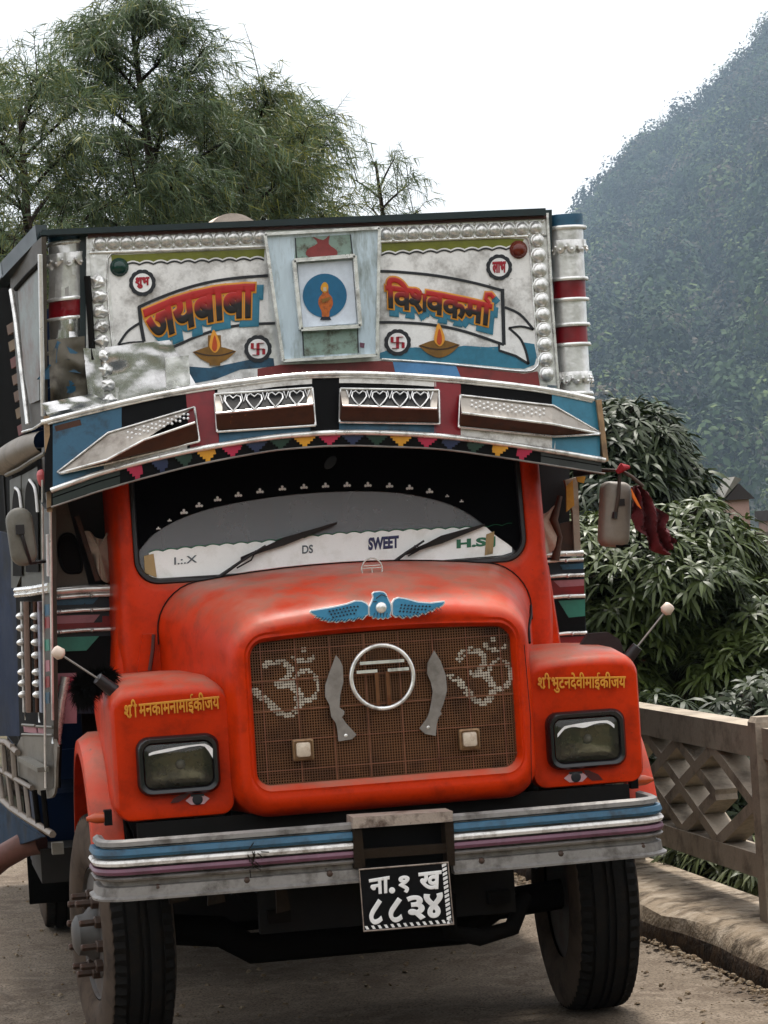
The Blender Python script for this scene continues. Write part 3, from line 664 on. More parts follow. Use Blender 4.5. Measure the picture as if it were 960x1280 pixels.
K1 = zoomq([(320, 318), (332, 332), (341, 352), (343, 400), (333, 440), (331, 478), (346, 490), (345, 500), (338, 508), (352, 528), (383, 562), (370, 576), (328, 583), (324, 545), (319, 525), (306, 508), (300, 470), (287, 445), (287, 410), (300, 370)])
K2 = zoomq([(622, 303), (642, 335), (658, 380), (662, 425), (650, 470), (641, 490), (646, 498), (636, 508), (630, 530), (627, 566), (595, 560), (577, 543), (600, 512), (607, 494), (614, 460), (618, 430), (612, 400), (601, 375), (602, 342)])
for K, h in ((K1, (350, 565)), (K2, (604, 540))):
    mb = MB(); mb.prism(px_loop(K, .186), (0, .008, 0)); o = obj('kukri_knife_emblem', mb, M_kukri, Gr)
    mb = MB(); a, b = zoomq([h])[0]; mb.dome(P(a, b, .187), .008, .004, 8, 3); obj('emblem_rivet', mb, M_chr, Gr)
# round badge with the double-barred letter
def badge(cx, cy, r, Y, tw, name, parent, m):
    mb = MB(); c = P(cx, cy, Y); k = r/308
    mb.tube([c+Vector((k*math.cos(a), 0, k*math.sin(a))) for a in [2*PI*i/40 for i in range(40)]], tw, 8, closed=True); b = obj(name, mb, m, parent, 60); return b, c, k
bd, c, k = badge(478, 846, 38.5, .17, .0085, 'round_badge', Gr, M_chr)
mb = MB(); ro = math.radians(-1.0)
def bp(u, v): return c + Vector((u*k, 0, v*k))
w2 = .009
mb.bar(bp(-.70, .47), bp(.72, .47), .016, .012); mb.bar(bp(-.82, .20), bp(-.16, .20), .014, .012); mb.bar(bp(.18, .20), bp(.86, .20), .014, .012); obj('badge_bar', mb, M_chr, Gr)
mb = MB(); mb.bar(bp(-.19, .17), bp(-.19, -.90), .015, .012, (0, 1, 0)); mb.bar(bp(.16, .17), bp(.16, -.90), .015, .012, (0, 1, 0))
obj('badge_letter', mb, mat('rusty_badge_bar', sr(140, 100, 72), .35, .7, grime=sr(110, 52, 26), gamt=.9, gscale=10), Gr)
# cream reflectors
for (x, y) in ((379, 937), (587, 924)):
    mb = MB(); c = P(x, y, .185); mb.loft([R3(rrect(c.x, c.z, w_, w_, .008, 3, 1), Yy) for w_, Yy in ((.084, .205), (.084, .18), (.07, .176))], True, True, False)
    mb.loft([R3(rrect(c.x, c.z, .07, .07, .008, 3, 1), .176), R3(rrect(c.x, c.z, .066, .066, .008, 3, 1), .182)], True, False, True)
    o = obj('reflector_frame', mb, mat('tarnished_frame', sr(150, 120, 88), .4, .5, grime=RUST, gamt=.6, gscale=30), Gr, 40)
    mb = MB(); mb.loft([R3(rrect(c.x, c.z, w_, w_, .01, 3, 1), Yy) for w_, Yy in ((.058, .182), (.054, .172), (.03, .168))], True, True, True); obj('reflector', mb, mat('cream_reflector', sr(220, 205, 186), .25, grime=sr(150, 110, 90), gamt=.6, gscale=40), Gr, 40)
# bonnet ornament
mb = MB(); c0 = P(465, 711, .62); kk = 13.2/305
mb.tube([c0+Vector((kk*math.cos(a), 0, kk*math.sin(a))) for a in [2*PI*i/28 for i in range(28)]], .0032, 6, closed=True)
mb.bar(c0+Vector((-kk*.8, 0, .014)), c0+Vector((kk*.8, 0, .014)), .004, .004); mb.bar(c0+Vector((-kk*.95, 0, .004)), c0+Vector((kk*.95, 0, .004)), .004, .004)
mb.bar(c0+Vector((0, 0, .004)), c0+Vector((0, 0, -kk*.9)), .004, .004, (0, 1, 0)); mb.tube([c0+Vector((0, 0, -kk)), c0+Vector((0, 0, -kk-.045))], .004, 6)
mb.dome(c0+Vector((0, 0, -kk-.045)), .022, .010, 12, 3, (0, 0, 1)); mb.dome(c0+Vector((.0, .0, -kk-.012)), .007, .007, 8, 3, (0, -1, 0))
part('bonnet_ornament', mb, M_chr, smooth=50)
# winged emblem on the brow of the bonnet
def zq(l, s=5.053, ox=380, oy=690): return [(ox+x/s, oy+y/s) for x, y in l]
WL = zq([(412, 340), (395, 320), (365, 306), (325, 305), (270, 325), (180, 345), (100, 358), (42, 368), (36, 382), (60, 400), (78, 408), (70, 415), (110, 424), (104, 434), (150, 438), (150, 446), (190, 442), (205, 449), (240, 438), (258, 446), (290, 430), (315, 440), (345, 420), (372, 430), (395, 405), (412, 395)])
WR = zq([(555, 320), (570, 295), (600, 284), (650, 292), (720, 312), (800, 318), (888, 308), (892, 320), (880, 340), (850, 358), (842, 352), (812, 380), (800, 374), (765, 398), (752, 390), (722, 412), (705, 402), (672, 420), (652, 408), (625, 424), (602, 408), (580, 416), (555, 395)])
WC = zq([(430, 262), (445, 250), (480, 246), (505, 250), (520, 262), (530, 285), (552, 330), (556, 370), (545, 400), (556, 410), (540, 414), (532, 424), (516, 416), (500, 428), (486, 418), (468, 428), (456, 416), (436, 424), (432, 408), (412, 406), (410, 350), (428, 310), (436, 285)])
def shrink(pp, k):
    cx = sum(p[0] for p in pp)/len(pp); cy = sum(p[1] for p in pp)/len(pp)
    out = []; N = len(pp)
    for i in range(N):
        a = np.array(pp[i-1]); b = np.array(pp[i]); c = np.array(pp[(i+1) % N]); t = (c-a)/max(1e-6, np.linalg.norm(c-a)); n = np.array([-t[1], t[0]])
        out.append((pp[i], n))
    ar = sum(pp[i-1][0]*pp[i][1]-pp[i][0]*pp[i-1][1] for i in range(N)); s = 1 if ar > 0 else -1
    return [(p[0]+n[0]*k*s, p[1]+n[1]*k*s) for p, n in out]
EY = .135
mb = MB(); 
for W_ in (WL, WR, WC): mb.prism(px_loop(W_, EY), (0, .02, 0))
Em = part('winged_emblem', mb, M_letw)
for W_, kq, dy in ((WL, 1.6, .004), (WR, 1.6, .0045), (WC, 1.3, .005)):
    mb = MB(); mb.prism(px_loop(shrink(W_, kq), EY-dy), (0, .006, 0)); obj('enamel_inlay', mb, M_blueemb, Em)
mb = MB()
for W_, sg in ((WL, 1), (WR, -1)):
    for i in range(3):
        for j in range(9-i):
            x = 412+j*4.4+i*2.2 if sg > 0 else 502+j*4.4-i*1.0
            y = interp([(388, 768), (410, 763), (440, 757), (458, 756)], x) + i*4.2 + 1.5 if sg > 0 else interp([(494, 754), (520, 756), (556, 757)], x)+i*4.0+1.5
            if sg > 0 and (x > 458 or y > 776 - (0 if x > 425 else 4)): continue
            if sg < 0 and (x > 540 or y > 768 - max(0, (x-515))*.22): continue
            p = P(x, y, EY-.006); mb.box(p, (.0065, .003, .0055), Matrix.Rotation(.5*sg, 3, 'Y'))
for sg, W_ in ((1, WL), (-1, WR)):
    xs = range(396, 460, 4) if sg > 0 else range(496, 552, 4)
    for x in xs:
        if sg > 0: y = interp([(394, 770), (420, 774), (440, 773), (462, 769)], x)
        else: y = interp([(492, 769), (510, 769), (530, 765), (552, 757)], x)
        mb.tube([P(x, y, EY-.005), P(x-4*sg, y+4.2, EY-.003)], .0013, 4)
for x in range(468, 488, 4): mb.tube([P(x, 766, EY-.006), P(x-1, 772, EY-.004)], .0014, 4)
mb.tube([P(470, 748, EY-.007), P(477, 743, EY-.007), P(484, 746, EY-.007)], .0018, 4); mb.tube([P(466, 752, EY-.007), P(471, 752, EY-.007)], .0018, 4)
obj('emblem_dark_marks', mb, M_navy, Em)
mb = MB(); mb.dome(P(476.5, 759.5, EY-.004), .023, .012, 16, 5); obj('emblem_boss', mb, M_chr, Em, 60)

# ---------------------------------------------------------------- headlamp panels / fenders
for s in (-1, 1):
    cx = s*.845; L = []
    def fs(Y, xi, xo, zt, zb, r, cr=.015):
        return R3(rrect(s*(xi+xo)/2, (zt+zb)/2, xo-xi, zt-zb, r, 6, 8, cr), Y)
    L = [fs(.298, .64, 1.02, 1.44, 1.06, .03, 0), fs(.290, .622, 1.05, 1.475, 1.02, .04), fs(.292, .612, 1.062, 1.49, 1.012, .05), fs(.31, .607, 1.072, 1.508, 1.006, .06), fs(.345, .605, 1.078, 1.525, 1.002, .075), fs(.5, .605, 1.082, 1.545, 1.0, .085, .02), fs(.75, .605, 1.083, 1.552, 1.10, .09, .02), fs(1.08, .6, 1.08, 1.552, 1.3, .1, .01)]
    mb = MB(); mb.loft(L, True, True, True); Fe = part('fender', mb, M_or, smooth=45)
    # wheel-arch lip
    mb = MB(); Lp = []
    for k in range(22):
        a = math.radians(149-143*k/21)
        cy, cz, r0 = .98, .50, .60
        rr0 = r0*1.0
        y_, z_ = cy+math.cos(a)*rr0, cz+math.sin(a)*rr0*1.30
        dy, dz = math.cos(a), math.sin(a)
        Lp.append([(s*1.04, y_+dy*.05, z_+dz*.05), (s*1.12, y_+dy*.05, z_+dz*.05), (s*1.165, y_+dy*.02, z_+dz*.02), (s*1.168, y_-dy*.035, z_-dz*.035), (s*1.155, y_-dy*.03, z_-dz*.03), (s*1.10, y_+dy*.01, z_+dz*.01), (s*1.04, y_+dy*.01, z_+dz*.01)])
    mb.loft(Lp, True, True, True); obj('wheel_arch', mb, M_or, Fe, 50)
    # inner wheel well, dark
    mb = MB(); mb.box((s*.62, 1.0, 1.05), (.02, 1.2, .75)); mb.box((s*.85, 1.62, 1.0), (.5, .02, .9)); obj('wheel_well', mb, M_dark, Fe)
    # side apron joining panel and wheel arch
    # headlamp: black bezel, bowl, glass
    hc = P(223, 956, .27) if s < 0 else P(733, 924, .27); hw, hh = .325, .232
    mb = MB(); q = lambda w_, h_, r, Y: R3(rrect(hc.x, hc.z, w_, h_, r, 6, 4), Y)
    mb.loft([q(hw, hh, .05, .30), q(hw, hh, .05, .262), q(hw-.02, hh-.02, .045, .248), q(hw-.045, hh-.045, .04, .252), q(hw-.06, hh-.06, .034, .268), q(hw-.062, hh-.062, .034, .30)], True)
    Hd = obj('headlamp', mb, mat('glossy_black_bezel', (.008, .008, .009), .22), Fe, 45)
    hx, hz = .255, .160
    mb = MB(); mb.loft([q(hx+.01, hz+.01, .03, .262), q(hx-.02, hz-.02, .03, .275), q(hx-.06, hz-.05, .028, .288)], True, False, True); obj('reflector_bowl', mb, M_olivelens, Fe, 60)
    mb = MB(); mb.dome((hc.x+.01, .285, hc.z), .02, .016, 10, 4); obj('bulb_cap', mb, M_kukri, Fe, 60)
    mb = MB(); mb.loft([q(hx+.012, hz+.012, .034, .262), q(hx-.01, hz-.01, .034, .2565), q(hx-.08, hz-.06, .03, .2515)], True, False, True); obj('headlamp_glass', mb, M_lens, Fe, 60)
    # white painted brow along the top of the glass
    w0 = (186, 266, 942, 930) if s < 0 else (697, 768, 911, 901)
    top = []; bot = []
    for k in range(17):
        u = k/16; x = w0[0]+(w0[1]-w0[0])*u; y = lerp(w0[2], w0[3], u) - 3*math.sin(PI*u)**.5
        if s < 0: th = 3+1.0*math.sin(6*u)+(9*max(0, (u-.85)/.15) if u > .85 else 0); y += (12*max(0, u-.9)/.1*.5)
        else: th = 4.5-1.8*math.sin(PI*u*2)**2 + 2*math.exp(-((u-.45)/.12)**2); 
        if s > 0: y += 8*max(0, (.12-u))/.12*.8 + 8*max(0, u-.9)/.1*.6
        top.append(P(x, y, .2485)); bot.append(P(x, y+th, .2485))
    mb = MB(); mb.prism(top+bot[::-1], (0, .003, 0)); obj('painted_brow', mb, M_letw, Fe)
    # painted eye below the lamp
    ex, ey = (247, 1000) if s < 0 else (720, 972); FY = .2885
    mb = MB(); mb.prism(px_loop([(ex-15, ey+1), (ex-8, ey-5), (ex+8, ey-6), (ex+15, ey-2), (ex+8, ey+5), (ex-8, ey+6)], FY), (0, .002, 0)); obj('painted_eye', mb, mat('pinkish_white_paint', sr(216, 176, 180), .4), Fe)
    mb = MB(); mb.dome(P(ex, ey-.5, FY-.001), .021, .002, 14, 2); mb.prism(px_loop([(ex-9, ey-7), (ex+8, ey-8), (ex+8, ey-5), (ex-8, ey-4)], FY-.001), (0, .002, 0)); obj('painted_pupil', mb, M_line, Fe)
    mb = MB()
    br = [(-34, 4), (-30, -2), (-18, -8), (-10, -9), (-14, -3), (-24, 3)] if s < 0 else [(34, 3), (28, -4), (16, -9), (10, -9), (12, -3), (20, 4)]
    mb.prism(px_loop([(ex+a, ey+b) for a, b in br], FY), (0, .0015, 0)); obj('painted_flourish', mb, mat('oxblood_paint', sr(92, 14, 18), .4), Fe)
    # feeler rod with ivory knob
    if s < 0: a, b, k0 = P(143, 864, .42), P(122, 848, .40), P(76, 818, .38)
    else: a, b, k0 = P(778, 832, .42), P(797, 808, .40), P(832, 764, .38)
    mb = MB(); mb.tube([a, b], [.028, .024], 10); Rd = obj('feeler_rod_base', mb, M_wiper, Fe, 50)
    mb = MB(); mb.tube([b, k0], .0045, 6); obj('feeler_rod', mb, M_kukri, Fe, 60)
    d = (Vector(k0)-Vector(b)).normalized(); mb = MB(); mb.tube([Vector(k0)-d*.012, Vector(k0)-d*.0, Vector(k0)+d*.03, Vector(k0)+d*.036], [.013, .026, .023, .012], 10); obj('rod_knob', mb, M_knob, Fe, 60)
    # side marker lamp
    p = P(119, 1023, .36) if s < 0 else P(806, 975, .36)
    mb = MB(); mb.tube([p+Vector((-.035*s*1.0, 0, 0)), p+Vector((.0, 0, 0)), p+Vector((s*.035, 0, 0))], [.022, .021, .008], 10); obj('marker_lamp', mb, M_amber, Fe, 60)
    mb = MB(); mb.box(p+Vector((-s*.05, 0, 0)), (.03, .05, .06)); obj('marker_lamp_base', mb, M_black, Fe)
    # lettering on the panel
    if s < 0:
        cl1 = ['श', ('stroke', [[(.10, .14), (-.16, -.04)]], -.12), 'ी']
        lt('fender_lettering', W_SRI+[('space', .22), 'मनकामनामाईकीजय'], quadY([(155, 876), (273, 864), (275, 888), (156, 900)], .2862), M_lety, Fe, bev=.03)
    else:
        lt('fender_lettering', W_SRI+[('space', .12), 'भुटनदेवीमाईकीजय'], quadY([(672, 842), (782, 840), (782, 865), (673, 866)], .2862), M_lety, Fe, bev=.03)

# ---------------------------------------------------------------- cab shell round the windscreen
def ws(Y, x0, x1, z0, z1, r, lean=0): return R3(rrect((x0+x1)/2, (z0+z1)/2, x1-x0, z1-z0, r, 8, 10), Y)
mb = MB()
O = lambda dx, Y, r, top=2.62: ws(Y, -.878-dx*.72, .81+dx, 1.93-dx*.9, top, r)
Lc = [O(.0, 1.04, .10), O(0, 1.005, .10), O(.012, .985, .11), O(.03, .98, .12), O(.055, .985, .14), O(.085, 1.01, .17), O(.105, 1.06, .19), O(.115, 1.15, .2), O(.12, 1.5, .2)]
def lean(l): return [(x, y+(z-1.93)*.10, z) for x, y, z in l]
def flare(l, dz):      # below the sill the front of the cab runs straight down and widens
    return [(x*(1+max(0, 1.99-(z-max(0, 1.99-z)*dz))*.13) if z < 1.99 else x, y-(.04*min(1, max(0, 1.99-z)*dz) if z < 1.99 else 0), z-max(0, 1.99-z)*dz) for x, y, z in l]
mb.loft([lean(flare(l, d)) for l, d in zip(Lc, (0, 0, 0, .15, 1.2, 3.0, 3.2, 3.2, 3.2))], True)
Cab = part('cab', mb, M_or, smooth=50)
# lower cowl sides
mb = MB(); L = []
for z, hwid, y in ((1.0, .985, 1.04), (1.5, .985, 1.04), (1.7, .965, 1.035), (1.9, .945, 1.03), (2.1, .925, 1.045)):
    L.append([(-hwid-.005, y+.5, z), (-hwid-.005, y+.07, z), (-hwid+.02, y+.015, z), (-hwid+.07, y, z), (-.6, y-.004, z), (.6, y-.004, z), (hwid-.09, y, z), (hwid-.035, y+.015, z), (hwid-.015, y+.07, z), (hwid-.015, y+.5, z)])
mb.loft(L[:4], False); obj('cowl', mb, M_or, Cab, 50)
# dark interior
mb = MB(); L = [ws(1.10, -.86, .83, 1.90, 2.64, .08), ws(2.2, -.86, .83, 1.6, 2.64, .08)]; mb.loft(L, True, False, True); Int = part('cab_interior', mb, M_inside)
mb = MB(); mb.tube([Vector((.36, 1.42, 1.98))+Vector((.2*math.cos(a), .06*math.sin(a), .2*math.sin(a)*.7)) for a in [2*PI*i/24 for i in range(24)]], .012, 6, closed=True); obj('steering_wheel', mb, M_black, Int, 60)
for x in (-.42, .42):
    mb = MB(); mb.loft([R3(rrect(x, 2.05, .5, .5, .08, 4, 3), Yy) for Yy in (1.75, 1.9)], True, True, True); obj('seat_back', mb, mat('seat_cloth', sr(60, 40, 38), .9), Int, 50)
# glass and rubber
mb = MB(); gl = lean(O(-.004, 1.02, .10)); mb.add(gl, [tuple(range(len(gl)))]); Wg = part('windscreen', mb, M_glass)
mb = MB(); mb.tube(lean(O(-.008, 1.0, .095)), .014, 6, closed=True); obj('rubber_gasket', mb, M_wiper, Wg, 60)
def WY(px, py, off=0.0):
    """point on the windscreen's sloping plane, off metres in front"""
    y = 1.02-off
    for _ in range(6): p = P(px, py, y); y = 1.02-off+(p.z-1.93)*.10
    return P(px, py, y)
# black sun-visor film with an arched lower edge
arc = smooth_curve([(163, 716), (166, 700), (176, 686), (192, 668), (222, 650), (262, 636), (310, 626), (360, 619), (410, 615), (460, 614), (505, 617), (545, 625), (575, 636), (600, 652), (618, 668), (640, 684), (652, 700)], 4)
mb = MB(); topx = [(x, 560-(x-400)*.03) for x, _ in arc]
L = [[WY(a[0], a[1], .008) for a in arc], [WY(a[0], a[1], .008) for a in topx]]
arc2 = [a for a in arc]; mb.loft(L, False); obj('black_visor_film', mb, mat('matt_black_film', (.0025, .0025, .003), .9, spec=.02), Wg)
tf = None
for (x, y) in [(198, 661), (212, 651), (230, 641), (249, 632.5), (272, 625), (298, 619.5), (325, 615), (353, 611.5), (380, 609.5), (407, 608), (434, 607), (460, 607), (487, 608), (512, 610.5), (537, 615), (559, 620.5), (577, 627)]:
    s_ = .45 if x < 215 or x > 550 else .8
    mb = MB(); c = WY(x, y, .013)
    for dx, dz, r in ((-.013, 0, .007), (.013, 0, .007), (0, .002, .008), (0, .013, .007)): mb.dome(c+Vector((dx*s_, 0, dz*s_)), r*s_*1.05, .001, 8, 2)
    obj('painted_trefoil', mb, M_letw, Wg)
# white vinyl strip with scalloped upper edge
up = []
for k in range(181):
    x = 186+(640-186)*k/180; y = interp([(186, 691), (260, 683), (330, 678), (420, 668), (520, 663), (600, 660), (641, 656)], x); y -= 2.2*abs(math.sin(k*PI/7.0)); up.append((x, y))
lo = [(x, interp([(186, 722), (205, 726), (420, 711), (628, 694), (641, 690)], x)) for x, _ in up]
mb = MB(); mb.loft([[WY(x, y, .006) for x, y in up], [WY(x, y, .006) for x, y in lo]], False); St = obj('vinyl_strip', mb, M_sticker, Wg)
mb = MB(); mb.tube([WY(x, y-.3, .007) for x, y in up], .0022, 4); obj('scalloped_green_edge', mb, M_stg, Wg)
WQ = lambda l: [WY(x, y, .008) for x, y in l]
lt('strip_lettering', ['SWEET'], WQ([(461, 673), (498, 670), (498, 684), (461, 687)]), M_stb, Wg, bev=.05)
lt('strip_lettering', ['DS'], WQ([(378, 682), (391, 681), (391, 691), (378, 692)]), M_stk, Wg, bev=.02)
lt('strip_lettering', ['H.S.J'], WQ([(572, 675), (618, 671), (618, 684), (572, 688)]), M_stg, Wg, bev=.05)
lt('strip_lettering', ['I.:.X'], WQ([(218, 697), (246, 694), (246, 703), (218, 706)]), M_stk, Wg, bev=.01)
# streaky tan patches at the sides of the screen
for q in ([(180, 695), (192, 692), (196, 722), (181, 716)], [(608, 668), (618, 664), (616, 692), (606, 694)]):
    mb = MB(); mb.prism([WY(x, y, .010) for x, y in q], (0, .002, 0)); obj('screen_side_patch', mb, mat('tan_patch', sr(190, 160, 110), .5, grime=sr(90, 70, 40), gamt=.8, gscale=20, streak=True), Wg)
# wipers
for pv, mid, tip, t0 in (((270, 724), (332, 682), (421, 654), (301, 698)), ((484, 709), (530, 676), (606, 656), (508, 692))):
    mb = MB(); A = WY(*pv, .03); Bm = WY(*mid, .05); mb.tube([A, WY(lerp(pv[0], mid[0], .5), lerp(pv[1], mid[1], .5)-1, .05), Bm], [.010, .007, .005], 6)
    Wp = part('wiper', mb, M_wiper, smooth=60)
    mb = MB(); mb.dome(P(pv[0], pv[1], WY(*pv).y-.01), .017, .03, 10, 4, (0, -1, .2)); obj('wiper_pivot', mb, M_wiper, Wp, 60)
    mb = MB(); Q0 = WY(*t0, .028); Q1 = WY(*tip, .028); Qm = WY(lerp(t0[0], tip[0], .45), lerp(t0[1], tip[1], .45)-1.5, .028)
    mb.loft([[Vector(p)+Vector((0, -.006, h)), Vector(p)+Vector((0, .006, h)), Vector(p)+Vector((0, .012, -h)), Vector(p)+Vector((0, -.004, -h))] for p, h in ((Q0, .006), (lerp(Q0, Qm, .6), .010), (Qm, .017), (lerp(Qm, Q1, .4), .012), (Q1, .005))], True, True, True)
    obj('wiper_blade', mb, M_wiper, Wp)
    mb = MB(); mb.tube([WY(pv[0]+26, pv[1]-14, .04), WY(pv[0]+44, pv[1]-24, .04), WY(mid[0]-12, mid[1]+6, .045)], .0035, 5); obj('wiper_link', mb, M_wiper, Wp, 60)
# little round sticker high on the dark film
mb = MB(); mb.dome(WY(413, 578, .014), .035, .002, 14, 2, sq=.6); obj('blue_film_sticker', mb, M_navy, Wg)

# ---------------------------------------------------------------- cab side wings facing forward (striped panels and quarter windows)
WYF = 1.36
def wing(s):
    if s < 0: xl = lambda y: interp([(560, 60), (735, 61), (1000, 66)], y); xr = lambda y: interp([(560, 152), (735, 146), (870, 150)], y)
    else: xl = lambda y: interp([(560, 645), (700, 672), (830, 690)], y); xr = lambda y: interp([(560, 724), (700, 729), (830, 735)], y)
    Y0 = WYF
    ys0 = 742 if s < 0 else 703
    mb = MB(); mb.prism([P(xl(ys0), ys0, Y0+.01), P(xr(ys0), ys0-2, Y0+.01), P(xr(ys0+130), ys0+150, Y0+.01), P(xl(ys0+130), ys0+150, Y0+.01)], (0, .04, 0))
    W = part('cab_wing', mb, M_navy)
    def stripe(y0, y1, m, x0=None, x1=None, slant=0, lay=1, name='painted_stripe'):
        a = xl(y0) if x0 is None else x0; b = xr(y0) if x1 is None else x1; sl = -.05*(b-a)
        mb = MB(); mb.prism([P(a, y0, Y0-.002*lay), P(b, y0+sl*.6, Y0-.002*lay), P(b+slant, y1+sl*.6, Y0-.002*lay), P(a if slant > 0 or s < 0 else a-slant*0, y1, Y0-.002*lay)] if s < 0 else
                               [P(a, y0, Y0-.002*lay), P(b, y0-2, Y0-.002*lay), P(b, y1-2, Y0-.002*lay), P(a+slant, y1, Y0-.002*lay)], (0, .0015, 0)); return obj(name, mb, m, W)
    def rail_(y, r=.009):
        mb = MB(); mb.tube([P(xl(y), y, Y0-.012), P(lerp(xl(y), xr(y), .5), y-1.0-(xr(y)-xl(y))*.03, Y0-.014), P(xr(y), y-(xr(y)-xl(y))*.06, Y0-.012)], r, 8); obj('chrome_strip', mb, M_chr, W, 60)
        for u in (.15, .62):
            mb = MB(); x = lerp(xl(y), xr(y), u); mb.dome(P(x, y-(xr(y)-xl(y))*.06*u, Y0-.012), .010, .018, 8, 3); obj('strip_screw', mb, M_chr, W, 60)
    if s < 0:
        rail_(740, .018); rail_(748, .010)
        stripe(748, 757, M_blue, x1=124, slant=-8); stripe(757, 765, M_navy, lay=2)
        rail_(766); stripe(770, 780, M_pink, x1=125, slant=-8); stripe(770, 780, M_red, x0=128, lay=.5); stripe(780, 788, M_red)
        rail_(791); stripe(797, 815, M_green, x1=124, slant=-16); stripe(797, 842, M_black, lay=.5); stripe(842, 905, M_pink, x1=96, lay=1); stripe(846, 866, M_mag, x0=76, x1=104, lay=2)
        mb = MB(); mb.tube([P(82, 846, Y0-.05), P(76, 880, Y0-.05), P(70, 930, Y0-.05)], .02, 8); obj('chrome_tube', mb, M_chr, W, 60)
    else:
        rail_(695, .014); rail_(703, .008)
        stripe(706, 713, M_blue, x0=700, slant=4); stripe(713, 720, M_navy, lay=2)
        rail_(722); stripe(726, 734, M_pink, x0=692, slant=8); stripe(726, 745, M_red, lay=.5)
        rail_(748); stripe(751, 772, M_green, x0=698, slant=13); stripe(751, 792, M_black, lay=.5)
        rail_(794); stripe(797, 810, M_red)
    # quarter window zone above
    if s < 0:
        mb = MB(); mb.prism([P(60, 600, Y0), P(80, 612, Y0), P(112, 735, Y0), P(62, 738, Y0)], (0, .03, 0)); obj('quarter_panel', mb, mat('grey_quarter_panel', sr(110, 100, 88), .6, grime=sr(60, 50, 40), gamt=.6), W)
        pts = smooth_curve([(74, 678), (80, 668), (92, 670), (100, 690), (102, 712), (94, 716), (82, 714), (75, 700)], 4, True)
        mb = MB(); mb.tube(px_loop(pts, Y0-.006), .006, 6, closed=True); obj('vent_rim', mb, M_black, W, 60)
        mb = MB(); mb.prism(px_loop(pts, Y0-.003), (0, .002, 0)); obj('vent_opening', mb, M_dark, W)
        mb = MB(); mb.bar(P(96, 645, Y0-.03), P(122, 726, Y0-.03), .035, .02); obj('wooden_strut', mb, M_brown, W)
        cl = [(104, 668), (112, 664), (120, 672), (132, 673), (138, 660), (139, 722), (127, 724), (116, 696)]
    else:
        cl = [(654, 605), (662, 636), (672, 643), (684, 641), (696, 632), (697, 660), (692, 688), (672, 690), (664, 664)]
        mb = MB(); mb.prism([P(706, 600, Y0), P(722, 596, Y0), P(726, 688, Y0), P(718, 690, Y0), P(716, 640, Y0)], (0, .03, 0)); obj('quarter_panel', mb, mat('pale_quarter_post', sr(170, 156, 140), .6, grime=sr(120, 80, 30), gamt=.8), W)
        mb = MB(); mb.prism([P(708, 608, Y0-.01), P(716, 600, Y0-.01), P(718, 632, Y0-.01), P(708, 640, Y0-.01)], (0, .01, 0)); obj('yellow_cloth', mb, mat('mustard_paint', sr(200, 146, 40), .7, grime=sr(120, 80, 30), gamt=.6), W)
        mb = MB(); mb.prism([P(720, 592, Y0-.05), P(732, 596, Y0-.05), P(730, 604, Y0-.05), P(722, 602, Y0-.05)], (0, .01, 0)); obj('yellow_cloth', mb, mat('mustard_paint', sr(200, 146, 40), .7), W)
        mb = MB(); mb.tube([P(700, 620, Y0-.03), P(692, 650, Y0-.04), P(700, 672, Y0-.03), P(694, 700, Y0-.03)], [.012, .02, .012, .02], 8); obj('tangled_brown_cord', mb, M_brown, W, 60)
        mb = MB(); mb.prism([P(694, 656, Y0+.02), P(718, 650, Y0+.02), P(722, 690, Y0+.02), P(690, 692, Y0+.02)], (0, .01, 0)); obj('brown_cloth', mb, M_brown, W)
    mb = MB(); c2 = smooth_curve(cl, 4, True); 
    n = len(c2); cxm = sum(p[0] for p in c2)/n; cym = sum(p[1] for p in c2)/n
    fr_ = [P(x, y, Y0-.03+.012*math.sin(x*.55)) for x, y in c2]; bk = [p+Vector((0, .02, 0)) for p in fr_]
    mb.add(fr_+bk+[P(cxm, cym, Y0-.045)], [(i, (i+1) % n, 2*n) for i in range(n)]+[(i, i+n, (i+1) % n+n, (i+1) % n) for i in range(n)]); obj('cloth_curtain', mb, M_cloth, W, 60)
    # near-black sheet behind; its colour stands in for the recess shade
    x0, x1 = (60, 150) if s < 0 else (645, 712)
    mb = MB(); mb.prism([P(x0+12 if s < 0 else x0, 555, Y0+.06), P(x1, 555, Y0+.06), P(x1, 745, Y0+.06), P(x0+8 if s < 0 else x0, 745, Y0+.06)], (0, .02, 0)); obj('recess_shade_sheet', mb, M_inside, W)
wing(-1); wing(1)
# ---------------------------------------------------------------- headboard above the cab
HY = 1.15
def flat(name, pxs, lay, m, parent, th=.0015, base=HY, smooth=None):
    mb = MB(); mb.prism(px_loop(pxs, base-.0016*lay), (0, th, 0)); return obj(name, mb, m, parent, smooth)
def ribbon(name, pts, wpx, lay, m, parent, base=HY, th=.0015):
    """painted line of constant width along a pixel polyline"""
    L = []; N = len(pts)
    for i, p in enumerate(pts):
        a = np.array(pts[max(0, i-1)]); b = np.array(pts[min(N-1, i+1)]); t = (b-a)/np.linalg.norm(b-a); n = np.array([-t[1], t[0]])*wpx/2
        y = base-.0016*lay; A = P(p[0]+n[0], p[1]+n[1], y); B_ = P(p[0]-n[0], p[1]-n[1], y); L.append([A, B_, B_+Vector((0, th, 0)), A+Vector((0, th, 0))])
    mb = MB(); mb.loft(L, True, True, True); return obj(name, mb, m, parent)
